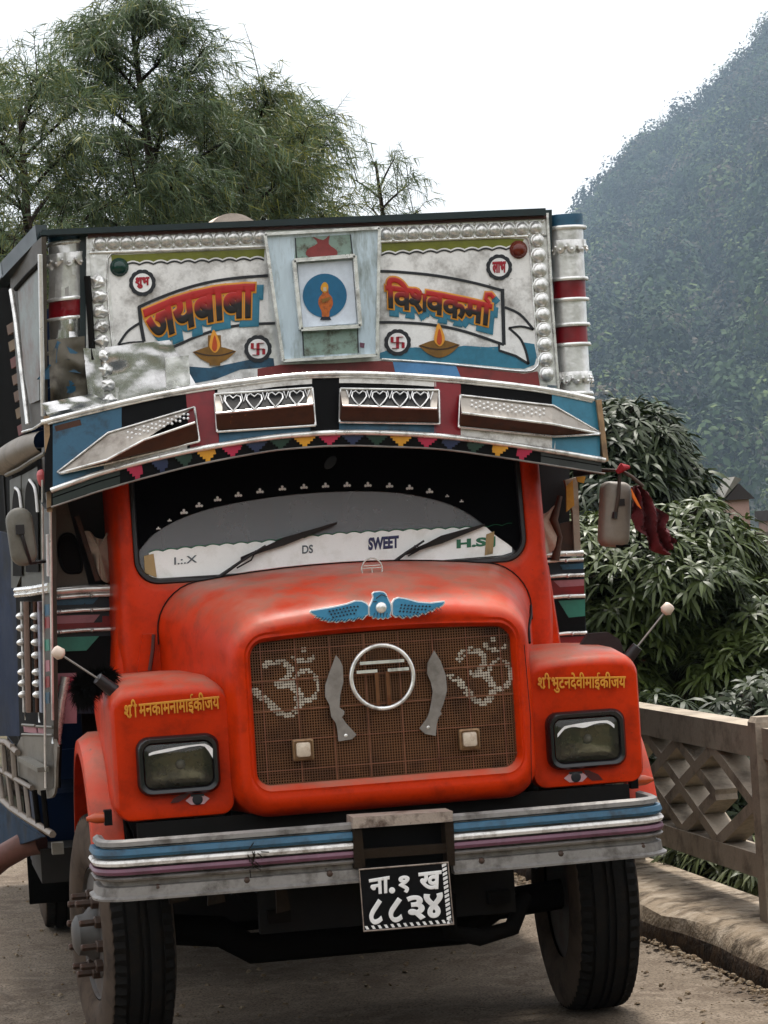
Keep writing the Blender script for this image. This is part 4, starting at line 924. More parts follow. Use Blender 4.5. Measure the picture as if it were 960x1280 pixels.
# lower trim line and upper trim line of the visor
UT = smooth_curve([(52, 528), (115, 512), (180, 497), (240, 486), (300, 477.5), (360, 470), (420, 467), (490, 468.5), (560, 473), (630, 480), (690, 488), (742, 499)], 4)
LT = smooth_curve([(64, 613), (97, 601), (130, 590), (190, 574), (250, 561), (330, 548), (380, 543), (430, 540.5), (490, 541.5), (560, 546), (660, 559), (755, 575)], 4)
FR = smooth_curve([(64, 634), (97, 623), (130, 612), (190, 595), (250, 580), (330, 565), (380, 559.5), (430, 557), (490, 558.5), (560, 562.5), (660, 577), (755, 592)], 4)
# board: one bent sheet standing over the cab
bl = [(x, interp(UT, x)) for x in range(108, 690, 12)]
mb = MB(); front = [P(108, 296, HY), P(686, 266, HY)] + [P(x, y-1, HY) for x, y in bl[::-1]]
mb.prism(front, (0, .03, 0)); Hb = part('headboard', mb, M_sil)
mb = MB(); mb.prism([P(100, 290, HY+.03), P(690, 262, HY+.03), P(690, 480, HY+.03), P(100, 510, HY+.03)], (0, .9, 0)); obj('headboard_backing', mb, M_rail, Hb)
# painted field with rounded corners and a chrome bead round it
fld = smooth_curve([(137, 320), (135, 340), (137, 380), (140, 420), (146, 452), (152, 500)], 3)
fieldL = [(150, 316), (333, 309), (338, 448), (345, 452), (345, 470), (240, 483), (150, 505), (144, 470), (139, 420), (135, 380), (134, 330), (138, 320)]
fieldR = [(475, 303), (640, 296), (655, 297), (661, 303), (663, 330), (668, 400), (672, 448), (670, 458), (660, 463), (640, 462), (560, 455), (475, 450)]
flat('painted_field', fieldL, 1, M_paintsil, Hb); flat('painted_field', fieldR, 1, M_paintsil, Hb)
def beadline(pts, r, Y, parent, m, name='chrome_bead', closed=False):
    mb = MB(); mb.tube([P(x, y, Y) for x, y in pts], r, 6, closed=closed); return obj(name, mb, m, parent, 60)
beadline(smooth_curve([(477, 302), (560, 299), (640, 295), (655, 296), (662, 303), (664, 330), (669, 400), (673, 448), (670, 459), (658, 464), (620, 461), (550, 454), (477, 449)], 4), .006, HY-.004, Hb, M_chr)
beadline(smooth_curve([(330, 308), (240, 313), (150, 316), (137, 320), (134, 332), (135, 380), (139, 420), (144, 470)], 4), .006, HY-.004, Hb, M_chr)
# olive valance with scalloped painted edge
def scal(x0, y0, x1, y1, n, dep):
    out = []
    for k in range(n*8+1):
        u = k/(n*8); out.append((x0+(x1-x0)*u, y0+(y1-y0)*u+dep*abs(math.sin(u*n*PI))))
    return out
sc1 = scal(140, 330, 330, 323, 11, -2.6); flat('olive_valance', [(139, 319), (331, 311)]+sc1[::-1], 2, M_olive, Hb)
ribbon('scallop_line', [(x, y+2.2) for x, y in sc1], 1.6, 3, M_line, Hb); ribbon('scallop_highlight', sc1, 1.6, 3.4, M_letw, Hb)
sc2 = scal(477, 317, 650, 309, 10, -2.6); flat('olive_valance', [(477, 304), (636, 298), (655, 299)]+sc2[::-1], 2, M_olive, Hb)
ribbon('scallop_line', [(x, y+2.2) for x, y in sc2], 1.6, 3, M_line, Hb); ribbon('scallop_highlight', sc2, 1.6, 3.4, M_letw, Hb)
# wavy blue ground and red, blue band
flat('blue_wave', [(475, 441), (490, 436), (520, 434), (548, 438), (580, 432), (610, 434), (640, 432), (655, 428), (668, 430), (671, 446), (668, 456), (655, 461), (640, 460), (560, 453), (475, 448)], 2, M_teal, Hb)
flat('blue_wave', [(300, 452), (330, 446), (342, 448), (343, 458), (300, 462), (270, 474), (238, 480), (236, 458), (262, 460)], 2, M_blue, Hb)
bx = lambda x: interp(UT, x)-3
flat('colour_band', [(322, 461), (350, 456), (380, 455), (420, 454), (475, 451), (491, 452), (494, bx(494)), (440, bx(440)), (380, bx(380)), (322, bx(322)+1)], 2, M_brick, Hb)
flat('colour_band', [(491, 452), (530, 454), (570, 457), (576, bx(576)), (535, bx(535)), (494, bx(494))], 2.5, M_sky, Hb)
flat('colour_band', [(570, 457), (620, 463), (655, 467), (672, 464), (675, bx(675)), (620, bx(620)), (576, bx(576))], 2, M_brick, Hb)
# painted banners
bnL = smooth_curve([(173, 384), (195, 374), (230, 361), (265, 352), (300, 347), (335, 344.5)], 5)
bnL2 = smooth_curve([(203, 440), (225, 430), (250, 419), (280, 410), (310, 405.5), (344, 404)], 5)
ribbon('banner_outline', bnL, 3.6, 3, M_line, Hb); ribbon('banner_outline', bnL2, 3.4, 3, M_line, Hb)
ribbon('banner_outline', [(174, 383), (176, 405), (180, 427)], 4.5, 3.5, M_line, Hb)
ribbon('banner_outline', smooth_curve([(176, 403), (160, 414), (148, 431)], 5), 3.2, 3, M_line, Hb); ribbon('banner_outline', smooth_curve([(148, 431), (162, 428), (180, 427)], 4), 1.8, 3, M_line, Hb)
bnR = smooth_curve([(474, 339), (500, 340), (545, 344.5), (590, 353), (628, 363)], 5); bnR2 = smooth_curve([(474, 403), (500, 403), (540, 406), (580, 414), (630, 431)], 5)
ribbon('banner_outline', bnR, 3.4, 3, M_line, Hb); ribbon('banner_outline', bnR2, 3.4, 3, M_line, Hb)
ribbon('banner_outline', [(628, 361), (629, 395), (630, 431)], 4.5, 3.5, M_line, Hb)
tailc = [(632, 385), (648, 393), (660, 404), (666, 412), (655, 409), (638, 409), (650, 423), (657, 438), (661, 454), (645, 444), (624, 438), (624, 428), (631, 431)]
flat('banner_tail', tailc, 2.6, M_paintsil, Hb)
ribbon('banner_outline', smooth_curve([(631, 384), (650, 393), (667, 412)], 5), 3.2, 3.6, M_line, Hb); ribbon('banner_outline', smooth_curve([(667, 412), (652, 408), (636, 410)], 4), 2.6, 3.6, M_line, Hb)
ribbon('banner_outline', smooth_curve([(636, 410), (650, 423), (657, 438), (661, 455)], 5), 3, 3.6, M_line, Hb); ribbon('banner_outline', [(661, 455), (645, 445), (624, 438), (624, 429)], 3, 3.6, M_line, Hb)
# main lettering: blue shadow, yellow outline, red-to-black face
for (cl, q, arch, box) in ((W_JAY, [(181, 389), (317, 357), (316, 395), (189, 427)], .028, None), (W_VISH, [(483, 352), (618, 376), (615, 408), (484, 384)], .01, (-.02, .78))):
    qa = lambda dx, dy, lay: quadY([(x+dx, y+dy) for x, y in q], HY-.0016*lay)
    if cl is W_VISH: 
        lt('painted_letter_shadow', cl, qa(4, 7, 4), M_teal, Hb, bev=.13, arch=arch, box=box); lt('painted_letter_outline', cl, qa(0, 0, 6), M_gold, Hb, bev=.095, arch=arch, box=box); lt('painted_letters', cl, qa(0, 0, 8), M_letgrad, Hb, bev=.045, arch=arch, box=box)
    else:
        lt('painted_letter_shadow', cl, qa(7, 6, 4), M_teal, Hb, bev=.12, arch=arch); lt('painted_letter_outline', cl, qa(0, 0, 6), M_gold, Hb, bev=.085, arch=arch); lt('painted_letters', cl, qa(0, 0, 8), M_letgrad, Hb, bev=.045, arch=arch)
# roundels
def roundel(cx, cy, r, kind):
    pts = []
    for k in range(12*6):
        a = 2*PI*k/72; rr_ = r*(1+.06*abs(math.sin(a*6))-.03); pts.append((cx+rr_*math.cos(a), cy+rr_*math.sin(a)))
    flat('roundel', pts, 4, M_line, Hb)
    flat('roundel_centre', [(cx+r*.72*math.cos(2*PI*k/24), cy+r*.72*math.sin(2*PI*k/24)) for k in range(24)], 5, M_letw, Hb)
    if kind == 'cross':
        u = r*.21; mb = MB(); Y = HY-.0016*6
        def seg(a, b, c, d):
            mb.bar(P(cx+a*u, cy+b*u, Y), P(cx+c*u, cy+d*u, Y), .0016, .013, (0, 1, 0)) if abs(a-c) > .5 else mb.bar(P(cx+a*u, cy+b*u, Y), P(cx+c*u, cy+d*u, Y), .013, .0016, (0, 1, 0))
        ro = -.06
        segs = [(-2, 0, 2, 0), (0, -2, 0, 2.2), (0, -2, 2, -2), (2, 0, 2, 2), (0, 2.1, -2, 2.1), (-2, 0, -2, -2)]
        for i, g in enumerate(segs):
            Y = HY-.0016*6-.0003*i; seg(*g)
        obj('painted_sign', mb, M_red2, Hb)
    else:
        w_ = r*.50; q = [(cx-w_, cy-w_*.75), (cx+w_, cy-w_*.85), (cx+w_, cy+w_*.75), (cx-w_, cy+w_*.8)]
        lt('painted_word', [kind], quadY(q, HY-.0016*6), M_red2, Hb, bev=.055)
roundel(178, 353.5, 16.5, 'शुभ'); roundel(624, 334, 16, 'लाभ'); roundel(322.5, 436, 17, 'cross'); roundel(497, 428, 16.5, 'cross')
# oil lamps painted on the board
for cx, cy, s_ in ((268, 441, 1.05), (549, 433, 1.0)):
    bt = smooth_curve([(cx-26*s_, cy-1), (cx-14*s_, cy+9), (cx, cy+14), (cx+14*s_, cy+9), (cx+26*s_, cy-2)], 5); tp = smooth_curve([(cx+26*s_, cy-2), (cx+10*s_, cy-7), (cx, cy-8), (cx-10*s_, cy-7), (cx-26*s_, cy-1)], 5)
    flat('painted_oil_lamp', bt+tp[1:-1], 5, M_ochre, Hb)
    ribbon('oil_lamp_rim', smooth_curve([(cx-24*s_, cy-1), (cx-8*s_, cy+3), (cx+8*s_, cy+3), (cx+24*s_, cy-2)], 5), 1.6, 6, mat('dark_umber_paint', sr(70, 44, 14), .5), Hb)
    if cx < 300: flat('painted_flame_stand', [(cx-8, cy-22), (cx+8, cy-22), (cx+9, cy-2), (cx+7, cy+16), (cx-6, cy+16), (cx-8, cy-2)], 5.6, M_ochre, Hb)
    fl = smooth_curve([(cx-1, cy-29), (cx+5, cy-18), (cx+7, cy-8), (cx+1, cy), (cx-6, cy-7), (cx-5, cy-18)], 4, True)
    flat('painted_flame', fl, 7, M_flame, Hb); fl2 = smooth_curve([(cx, cy-22), (cx+3, cy-13), (cx+3, cy-5), (cx, cy-2), (cx-3, cy-7)], 4, True); flat('painted_flame_core', fl2, 8, M_flame2, Hb)
# the two glass lamps
for c, m in (((149, 334), M_greenlens), ((648, 312), M_brownlens)):
    mb = MB(); mb.dome(P(*c, HY-.006), .036, .030, 18, 6); mb.loft([[P(*c, HY-.004)+Vector((.040*math.cos(2*PI*k/18), d, .040*math.sin(2*PI*k/18))) for k in range(18)] for d in (0, -.004)], True, False, True); obj('marker_lens', mb, m, Hb, 60)
# stamped studs: top rows on a raised strip, right column; crumpled left column
flat('stud_strip', [(112, 295), (332, 286.5), (332, 309), (112, 318)], 3, M_sil, Hb, th=.008); flat('stud_strip', [(474, 279), (684, 270), (684, 296), (474, 302)], 3, M_sil, Hb, th=.008)
sv = None
def stud(x, y, k=1.0, m=M_chr, nm='stamped_stud'):
    global sv
    if sv is None:
        mb = MB(); mb.dome((0, 0, 0), .0275, .020, 12, 5); mb.dome((0, .002, 0), .031, .004, 12, 2); sv = mesh_of('stamped_stud', mb.v, mb.f, M_chr, 60)
    o = link(nm, sv, Hb); o.location = P(x, y, HY-.013); o.scale = (k, 1, k); return o
for k in range(13): stud(125+k*16.7, 303.5-k*.70)
for k in range(12): stud(483+k*17.0, 292.5-k*.72)
for k in range(10): stud(672+k*1.3, 300.5+k*18.6, 1.12 if k else 1)
flat('stud_strip', [(663, 296), (684, 294), (697, 482), (676, 480)], 3, M_sil, Hb, th=.008)
for pp_, r_ in (([(684, 272), (690, 380), (698, 486)], .008), ([(110, 296), (330, 287)], .005), ([(475, 281), (684, 271)], .005), ([(112, 316), (330, 308)], .005), ([(476, 302), (660, 295)], .005)):
    mb = MB(); mb.tube([P(x, y, HY-.009) for x, y in pp_], r_, 6); obj('chrome_bead', mb, M_chr, Hb, 60)
# between studs: small beads of the stamped strip
mb = MB()
for k in range(14):
    for dy in (-8, 8): mb.dome(P(117+k*16.7, 303.8-k*.7+dy, HY-.013), .007, .006, 6, 2)
for k in range(13):
    for dy in (-8, 8): mb.dome(P(474.5+k*17, 292.8-k*.72+dy, HY-.013), .007, .006, 6, 2)
obj('stamped_beads', mb, M_chr, Hb, 60)['kind'] = 'stuff'
# crumpled sheet at the lower left corner and battered left stud column
def crumple(name, quad, Y, amp, parent, m, n=14, seed=0, mm=14, base=0):
    r = random.Random(seed); V = []; 
    cps = [(r.random(), r.random(), r.uniform(-1, 1), r.uniform(.08, .25)) for _ in range(18)]
    for j in range(mm+1):
        for i in range(n+1):
            u, v = i/n, j/mm; x = lerp(lerp(quad[0][0], quad[1][0], u), lerp(quad[3][0], quad[2][0], u), v); y = lerp(lerp(quad[0][1], quad[1][1], u), lerp(quad[3][1], quad[2][1], u), v)
            h = sum(c*math.exp(-((u-a)**2+(v-b)**2)/(w_*w_)) for a, b, c, w_ in cps) + .25*abs(((u*3.3+v*2.1+seed*.3) % 1)-.5)
            V.append(P(x, y, Y-base-amp*abs(h)))
    F_ = [(j*(n+1)+i, j*(n+1)+i+1, (j+1)*(n+1)+i+1, (j+1)*(n+1)+i) for j in range(mm) for i in range(n)]
    bd = [V[i]+Vector((0, amp*.5+.01, 0)) for i in range(n+1)]
    mb = MB(); mb.add(V, F_); return obj(name, mb, m, parent, 75)
crumple('crumpled_patch', [(114, 436), (212, 425), (246, 482), (128, 512)], HY-.008, .016, Hb, M_crump, 16, 3)
crumple('bare_metal_patch', [(206, 447), (236, 444), (238, 481), (208, 487)], HY-.030, .006, Hb, M_chr, 6, 5, 6)
crumple('torn_sheet', [(104, 435), (124, 436), (132, 505), (112, 510)], HY-.03, .012, Hb, M_crump, 6, 12)
for k in range(9):
    y = 352+k*18.5; x = 122+k*1.6
    mb = MB(); r0 = random.Random(40+k); c0 = P(x, y, HY-.014); n0_ = 12; L = []
    for i in range(6):
        t = i/5.3*PI/2; L.append([c0+Vector(((.034*math.cos(t))*math.cos(2*PI*q/n0_)*(1+.2*math.sin(q*1.7+k)), -.026*math.sin(t)+.008*math.sin(q*2.1+k*3)*math.cos(t), (.030*math.cos(t))*math.sin(2*PI*q/n0_)*(1+.2*math.cos(q*2.3+k)))) for q in range(n0_)])
    mb.loft(L, True, False, True); obj('battered_stud', mb, M_chr, Hb, 80)
crumple('stud_strip', [(112, 318), (134, 318), (150, 505), (128, 510)], HY-.004, .008, Hb, M_sil, 6, 77, 20)
# top rail
mb = MB(); mb.prism([P(52, 287, HY-.05), P(50, 294, HY-.05), P(683, 268.5, HY-.05), P(682, 260, HY-.05)], (0, .12, 0)); Rl = part('top_rail', mb, M_rail)
mb = MB(); mb.prism([P(110, 292, HY-.02), P(683, 268, HY-.02), P(683, 273, HY-.02), P(110, 297, HY-.02)], (0, .03, 0)); obj('under_rail_board', mb, mat('maroon_board', sr(90, 52, 46), .6), Rl)  # maroon strip just below the top rail
# lump of white canvas on the roof
mb = MB(); V = [P(x, y, HY+.25) for x, y in smooth_curve([(262, 282), (272, 272), (285, 267), (302, 268), (318, 276), (326, 282)], 4)]
L = [[p for p in V], [p+Vector((0, .25, .02)) for p in V], [p+Vector((0, .6, -.05)) for p in V]]; mb.loft([[p+Vector((0, 0, -.04)) for p in V]]+L, False)
o = obj('canvas_bundle', mb, M_cloth, None, 60); tag(o, 'small lump of white canvas lying on top of the truck roof', 'canvas bundle')
# central shrine panel
S0 = [(332, 294), (473, 286), (470, 444), (355, 450)]
def sp_(u, v): 
    a = lerp(np.array(S0[0], float), np.array(S0[1], float), u); b = lerp(np.array(S0[3], float), np.array(S0[2], float), u); return tuple(lerp(a, b, v))
SY = HY-.055
mb = MB(); mb.prism(px_loop(S0, SY), (0, .055, 0)); Sh = part('shrine_panel', mb, M_pale)
A0 = [(367, 326), (443, 320), (450, 408), (376, 412)]
flat('upper_board', [(370, 297), (438, 293), (442, 319), (368, 325)], 1, M_mold, Sh, base=SY); flat('lower_board', [(377, 413), (448, 409), (448, 441), (380, 445)], 1, M_mold, Sh, base=SY)
flat('dull_red_patch', smooth_curve([(391, 296), (397, 304), (384, 312), (386, 321), (418, 320), (421, 313), (411, 305), (412, 294), (404, 300)], 3, True), 2, M_brick, Sh, base=SY)
mb = MB(); 
mb.prism(px_loop([(372, 330), (440, 325), (446, 404), (379, 409)], SY+.004-.01), (0, .002, 0)); obj('inner_board', mb, M_whiteb, Sh)
for a, b in (((331, 293), (474, 285)), ((474, 285), (471, 444)), ((471, 444), (354, 451)), ((354, 451), (331, 293))):
    mb = MB(); mb.bar(P(*a, SY-.008), P(*b, SY-.008), .013, .018, (0, 1, 0)); obj('frame_strip', mb, M_chr, Sh)
for i in range(4):
    a, b = A0[i], A0[(i+1) % 4]; mb = MB(); mb.bar(P(*a, SY-.018), P(*b, SY-.018), .016, .030, (0, 1, 0)); obj('inner_frame_strip', mb, M_chr, Sh)
for a, b in (((369, 297), (371, 326)), ((438, 293), (441, 321)), ((378, 412), (380, 445)), ((447, 409), (448, 441))):
    ribbon('board_joint', [a, b], 1.3, 2.4, M_line, Sh, base=SY)
c = (406, 369.5); flat('blue_roundel', [(c[0]+27.5*math.cos(2*PI*k/40), c[1]+27.5*math.sin(2*PI*k/40)) for k in range(40)], 6, M_round, Sh, base=SY)
M_skin = mat('saffron_paint', sr(206, 112, 30), .5, grime=sr(110, 60, 24), gamt=.8, gscale=60); M_pal = mat('pale_face_paint', sr(220, 200, 170), .5)
flat('painted_figure', smooth_curve([(398, 380), (399, 372), (403, 367), (404, 361), (410, 361), (411, 367), (415, 372), (416, 381), (412, 389), (411, 396), (403, 396), (402, 389)], 3, True), 7, M_skin, Sh, base=SY)
flat('painted_figure_head', smooth_curve([(401, 362), (402, 356), (406, 352.5), (410, 356), (410, 362), (406, 366)], 3, True), 8, M_yel, Sh, base=SY); flat('painted_figure_face', [(404, 359), (408, 359), (408, 364), (404, 364)], 9, M_pal, Sh, base=SY)
flat('painted_figure_sash', [(402, 374), (412, 371), (412, 375), (403, 379)], 9, M_ochre, Sh, base=SY); flat('painted_figure_base', [(402, 396), (412, 396), (414, 400), (400, 400)], 8, M_navy, Sh, base=SY)
flat('small_plum_mark', [(450, 428), (456, 429), (455, 435), (450, 434)], 2, M_purple, Sh, base=SY)

# corner pillars: right one a banded column, left one dented
def pillar(name, xa, xb, xa2, xb2, y0, y1, segs, Yc_, dent, slope):
    """segs: (v0, v1, material, bulge)"""
    root = None
    for i, (v0, v1, m, bl_, nm) in enumerate(segs):
        L = []
        K = 5
        for k in range(K+1):
            v = lerp(v0, v1, k/K); ya = lerp(y0, y1, v); a = P(lerp(xa, xa2, v), ya, Yc_); b = P(lerp(xb, xb2, v), ya-slope, Yc_); ctr = (a+b)/2; r = (b-a).length/2*(1+bl_*math.sin(PI*k/K)); ex = (b-a).normalized()
            row = []
            for q in range(17):
                t = PI+PI*q/16; d = random.uniform(-1, 1)*dent if 0 < q < 16 else 0
                row.append(ctr+ex*(r*math.cos(t)) + Vector((0, (r*.75+d)*math.sin(t), d*.5)))
            L.append(row)
        mb = MB(); mb.loft([[p for p in l] for l in L], False)
        if root is None: root = part(name, mb, m, None, 45 if dent < .004 else 25)
        else: obj(nm, mb, m, root, 45 if dent < .004 else 25)
    return root
def ring(par, xa, xb, y, slope, Yc_, r, rad=.75):
    a = P(xa, y, Yc_); b = P(xb, y-slope, Yc_); ctr = (a+b)/2; R_ = (b-a).length/2; ex = (b-a).normalized()
    mb = MB(); mb.tube([ctr+ex*(R_*math.cos(PI+PI*q/16)) + Vector((0, R_*rad*math.sin(PI+PI*q/16), 0)) for q in range(17)], r, 6); return obj('chrome_ring', mb, M_chr, par, 60)
YP = 1.24
rp = pillar('right_corner_column', 686, 728, 699, 737, 270, 494, [(0, .075, M_blue, 0, 'cap'), (.075, .36, M_sil, -.02, 'fluted_sheet'), (.36, .475, M_red, -.01, 'red_band'), (.475, .615, M_sil, 0, 'fluted_sheet'), (.615, .725, M_red, -.01, 'red_band'), (.725, 1, M_sil, .03, 'fluted_sheet')], YP, .0012, 2)
for v, r in ((.075, .010), (.36, .009), (.475, .009), (.615, .009), (.725, .009), (.90, .010), (1.0, .012)): ring(rp, lerp(686, 699, v)-1, lerp(728, 737, v)+2, lerp(270, 494, v), 2, YP, r)
def fringe(par, xa, xb, y, slope, Yc_, n, seed):
    rr0 = random.Random(seed); mb = MB(); a = P(xa, y, Yc_); b = P(xb, y-slope, Yc_); ctr = (a+b)/2; R_ = (b-a).length/2+.004; ex = (b-a).normalized(); Lq = [[], [], []]
    for q in range(n*4+1):
        t = PI+PI*q/(n*4); p = ctr+ex*(R_*math.cos(t))+Vector((0, R_*.75*math.sin(t)-.004, 0)); dz = .018+.022*abs(math.sin(PI*q/4)); 
        for k, h in enumerate((.02, -dz*.5, -dz)): Lq[k].append(p+Vector((rr0.uniform(-1, 1)*.003, rr0.uniform(-1, 1)*.006-.006*(k == 1), h)))
        if q % 2 == 0: mb.dome(p+Vector((0, -.008, -dz*.6)), .008, .008, 6, 2)
    mb.loft(Lq, False); return obj('stamped_fringe', mb, M_sil, par, 60)
fringe(rp, 687, 731, 308, 2, YP, 5, 1); fringe(rp, 696, 738, 472, 2, YP, 5, 2)
lp = pillar('left_corner_column', 60, 108, 62, 110, 292, 522, [(0, .065, M_blue, 0, 'cap'), (.065, .37, M_sil, -.03, 'dented_sheet'), (.37, .475, M_red, 0, 'red_band'), (.475, .66, M_crump, -.04, 'dented_sheet'), (.66, 1, M_crump, -.06, 'dented_sheet')], YP, .007, 5)
for v, r in ((.065, .010), (.37, .009), (.475, .008), (.655, .010)): ring(lp, 60, 109, lerp(292, 522, v), 5, YP, r)
fringe(lp, 58, 110, 326, 5, YP, 5, 3)
# rag stuffed into the crushed lower part, and loose roll of sheet below
mb = MB()
for k in range(16):
    c0 = P(82+random.gauss(0, 7), 462+random.gauss(0, 10), YP-.12); mb.prism([c0+Vector((random.gauss(0, .03), random.gauss(0, .012), random.gauss(0, .03))) for _ in range(4)], (0, .004, 0))
obj('torn_blue_scrap', mb, M_blue, lp)
crumple('crushed_sheet', [(60, 425), (106, 420), (110, 505), (64, 516)], YP-.11, .06, lp, mat('grimy_sheet', sr(110, 104, 92), .5, .5, grime=sr(60, 52, 40), gamt=1, gscale=8), 10, 41)
crumple('bent_edge_sheet', [(52, 504), (116, 492), (150, 512), (64, 530)], YP-.2, .03, lp, M_crump, 12, 44, 6)
mb = MB(); mb.tube([P(109, 345, HY-.03), P(113, 400, HY-.02), P(116, 450, HY-.02)], .014, 6); obj('dark_gap_strip', mb, M_dark, lp, 60)

# ---------------------------------------------------------------- sun-visor canopy under the headboard
def VY(x): return .68+.18*((x-410)/345.0)**2
def tr(x, t): return lerp(interp(UT, x), interp(LT, x), t)
mb = MB(); xs = list(range(56, 751, 8)); L = [[P(x, tr(x, 0), VY(x)) for x in xs], [P(x, tr(x, 1), VY(x)-.03) for x in xs]]
mb.loft(L, False); mb.loft([[p+Vector((0, .02, 0)) for p in L[0]], [p+Vector((0, .02, 0)) for p in L[1]]], False)
Vi = part('visor_canopy', mb, M_black, smooth=60)
def vb(x0, x1, t0, t1, m, lay=1, sl=0):
    n = max(2, int((x1-x0)/6)); xs = [x0+(x1-x0)*k/n for k in range(n+1)]; off = -.002*lay
    L = [[P(x, tr(x, t0), lerp(VY(x), VY(x)-.03, t0)+off) for x in xs], [P(x+sl, tr(x+sl, t1), lerp(VY(x), VY(x)-.03, t1)+off) for x in xs]]
    mb = MB(); mb.loft(L, False); mb.loft([[p+Vector((0, .0015, 0)) for p in l] for l in L], False); return obj('painted_segment', mb, m, Vi)
vb(66, 152, .05, .98, M_blue); vb(68, 100, .1, .45, M_brown, 2, 8); vb(130, 234, .70, .97, M_white, 2); vb(232, 268, .02, .98, M_red, 2, 6); vb(272, 390, .02, .16, M_white, 2); vb(274, 388, .72, .97, M_sky if False else M_blue, 2)
vb(424, 545, .02, .16, M_white, 2); vb(424, 545, .72, .97, M_blue, 2); vb(543, 576, .02, .98, M_red, 2); vb(576, 694, .72, .97, M_white, 2); vb(690, 750, .04, .98, M_teal, 2)
# under-board going back to the cab, dark
mb = MB(); L = [[P(x, interp(FR, x), VY(x)-.03) for x in xs], [P(x, interp(FR, x), VY(x)-.03)+Vector((0, .35, .05)) for x in xs]]; mb.loft(L, False); mb.loft([[p+Vector((0, .36, .22)) for p in L[0]], [p for p in L[1]]], False); obj('canopy_underside', mb, M_black, Vi)
mb = MB(); L = [[P(x, tr(x, 0), VY(x)) for x in xs], [P(x, tr(x, 0), HY+.02) for x in xs]]; mb.loft(L, False); obj('canopy_top', mb, M_rail, Vi)
# trims
mb = MB(); mb.tube([P(x, tr(x, 0), VY(x)-.01) for x in range(52, 750, 10)], .011, 8); mb.tube([P(x, tr(x, 0)+4, VY(x)-.008) for x in range(60, 750, 10)], .005, 6); obj('chrome_trim', mb, M_chr, Vi, 60)
mb = MB(); mb.tube([P(x, tr(x, 1), VY(x)-.04) for x in list(range(64, 756, 10))+[756]], .012, 8); obj('chrome_trim', mb, M_chr, Vi, 60)
mb = MB(); mb.tube([P(x, interp(FR, x), VY(x)-.035) for x in list(range(64, 756, 10))+[756]], .0045, 6); obj('fringe_edge_wire', mb, M_kukri, Vi, 60)
mb = MB()
for x in range(90, 750, 55): mb.dome(P(x, tr(x, 1), VY(x)-.052), .006, .006, 6, 2)
obj('trim_rivets', mb, M_chr, Vi, 60)['kind'] = 'stuff'
mb = MB(); mb.bar(P(748, 500, VY(748)-.02), P(757, 577, VY(757)-.04), .022, .02, (0, 1, 0)); mb.bar(P(58, 520, VY(58)), P(62, 640, VY(62)), .022, .02, (0, 1, 0)); obj('end_batten', mb, mat('tan_batten', sr(170, 140, 104), .5, grime=sr(90, 70, 50), gamt=.7), Vi)
for s_, xe in ((-1, 62), (1, 752)):
    a = P(xe, tr(xe, 0)+2, VY(xe)+.01); b = P(xe, interp(FR, xe), VY(xe)-.0); mb = MB(); mb.prism([a, b, Vector((b.x-.0*s_, 1.26, b.z)), Vector((a.x, 1.26, a.z))], (-s_*.02, 0, 0)); obj('canopy_cheek', mb, M_rail, Vi)
# scroll of the fringe board
mb = MB(); xs2 = list(range(64, 757, 9)); mb.loft([[P(x, interp(LT, x)+2, VY(x)-.032) for x in xs2], [P(x, interp(FR, x), VY(x)-.030) for x in xs2]], False); obj('fringe_board', mb, M_black, Vi)
for a, b, m in ((66, 150, mat('weathered_dark_green', sr(34, 52, 46), .6, grime=sr(16, 24, 22), gamt=.7)), (676, 752, mat('weathered_dark_grey', sr(60, 64, 62), .6, grime=sr(30, 32, 30), gamt=.7))):
    xs3 = [a+(b-a)*k/8 for k in range(9)]; mb = MB()
    for u0, u1 in ((.12, .42), (.50, .92)): mb.loft([[P(x, lerp(interp(LT, x), interp(FR, x), u0), VY(x)-.036) for x in xs3], [P(x, lerp(interp(LT, x), interp(FR, x), u1), VY(x)-.036) for x in xs3]], False)
    obj('fringe_end_board', mb, m, Vi)
cyc = {0: M_mag, 1: M_dblue, 2: M_dgreen, 3: M_yel}
for i, x in enumerate([172, 203, 232, 260, 291, 321, 351, 381, 412, 441, 471, 501, 533, 562, 592, 622, 652]):
    m = cyc[i % 4]; y0 = interp(LT, x)+3; hgt = (interp(FR, x)-interp(LT, x))-4.5; mb = MB(); sl = (interp(LT, x+10)-interp(LT, x-10))/20
    for k in range(4):
        h = [13, 10, 6.5, 3][k]; a = y0+hgt*k/4; b = y0+hgt*(k+1)/4; Y = VY(x)-.034-.0015
        mb.prism([P(x-h, a-h*sl, Y), P(x+h, a+h*sl, Y), P(x+h, b+h*sl, Y), P(x-h, b-h*sl, Y)], (0, .0012, 0))
    obj('stepped_pennant', mb, m, Vi)
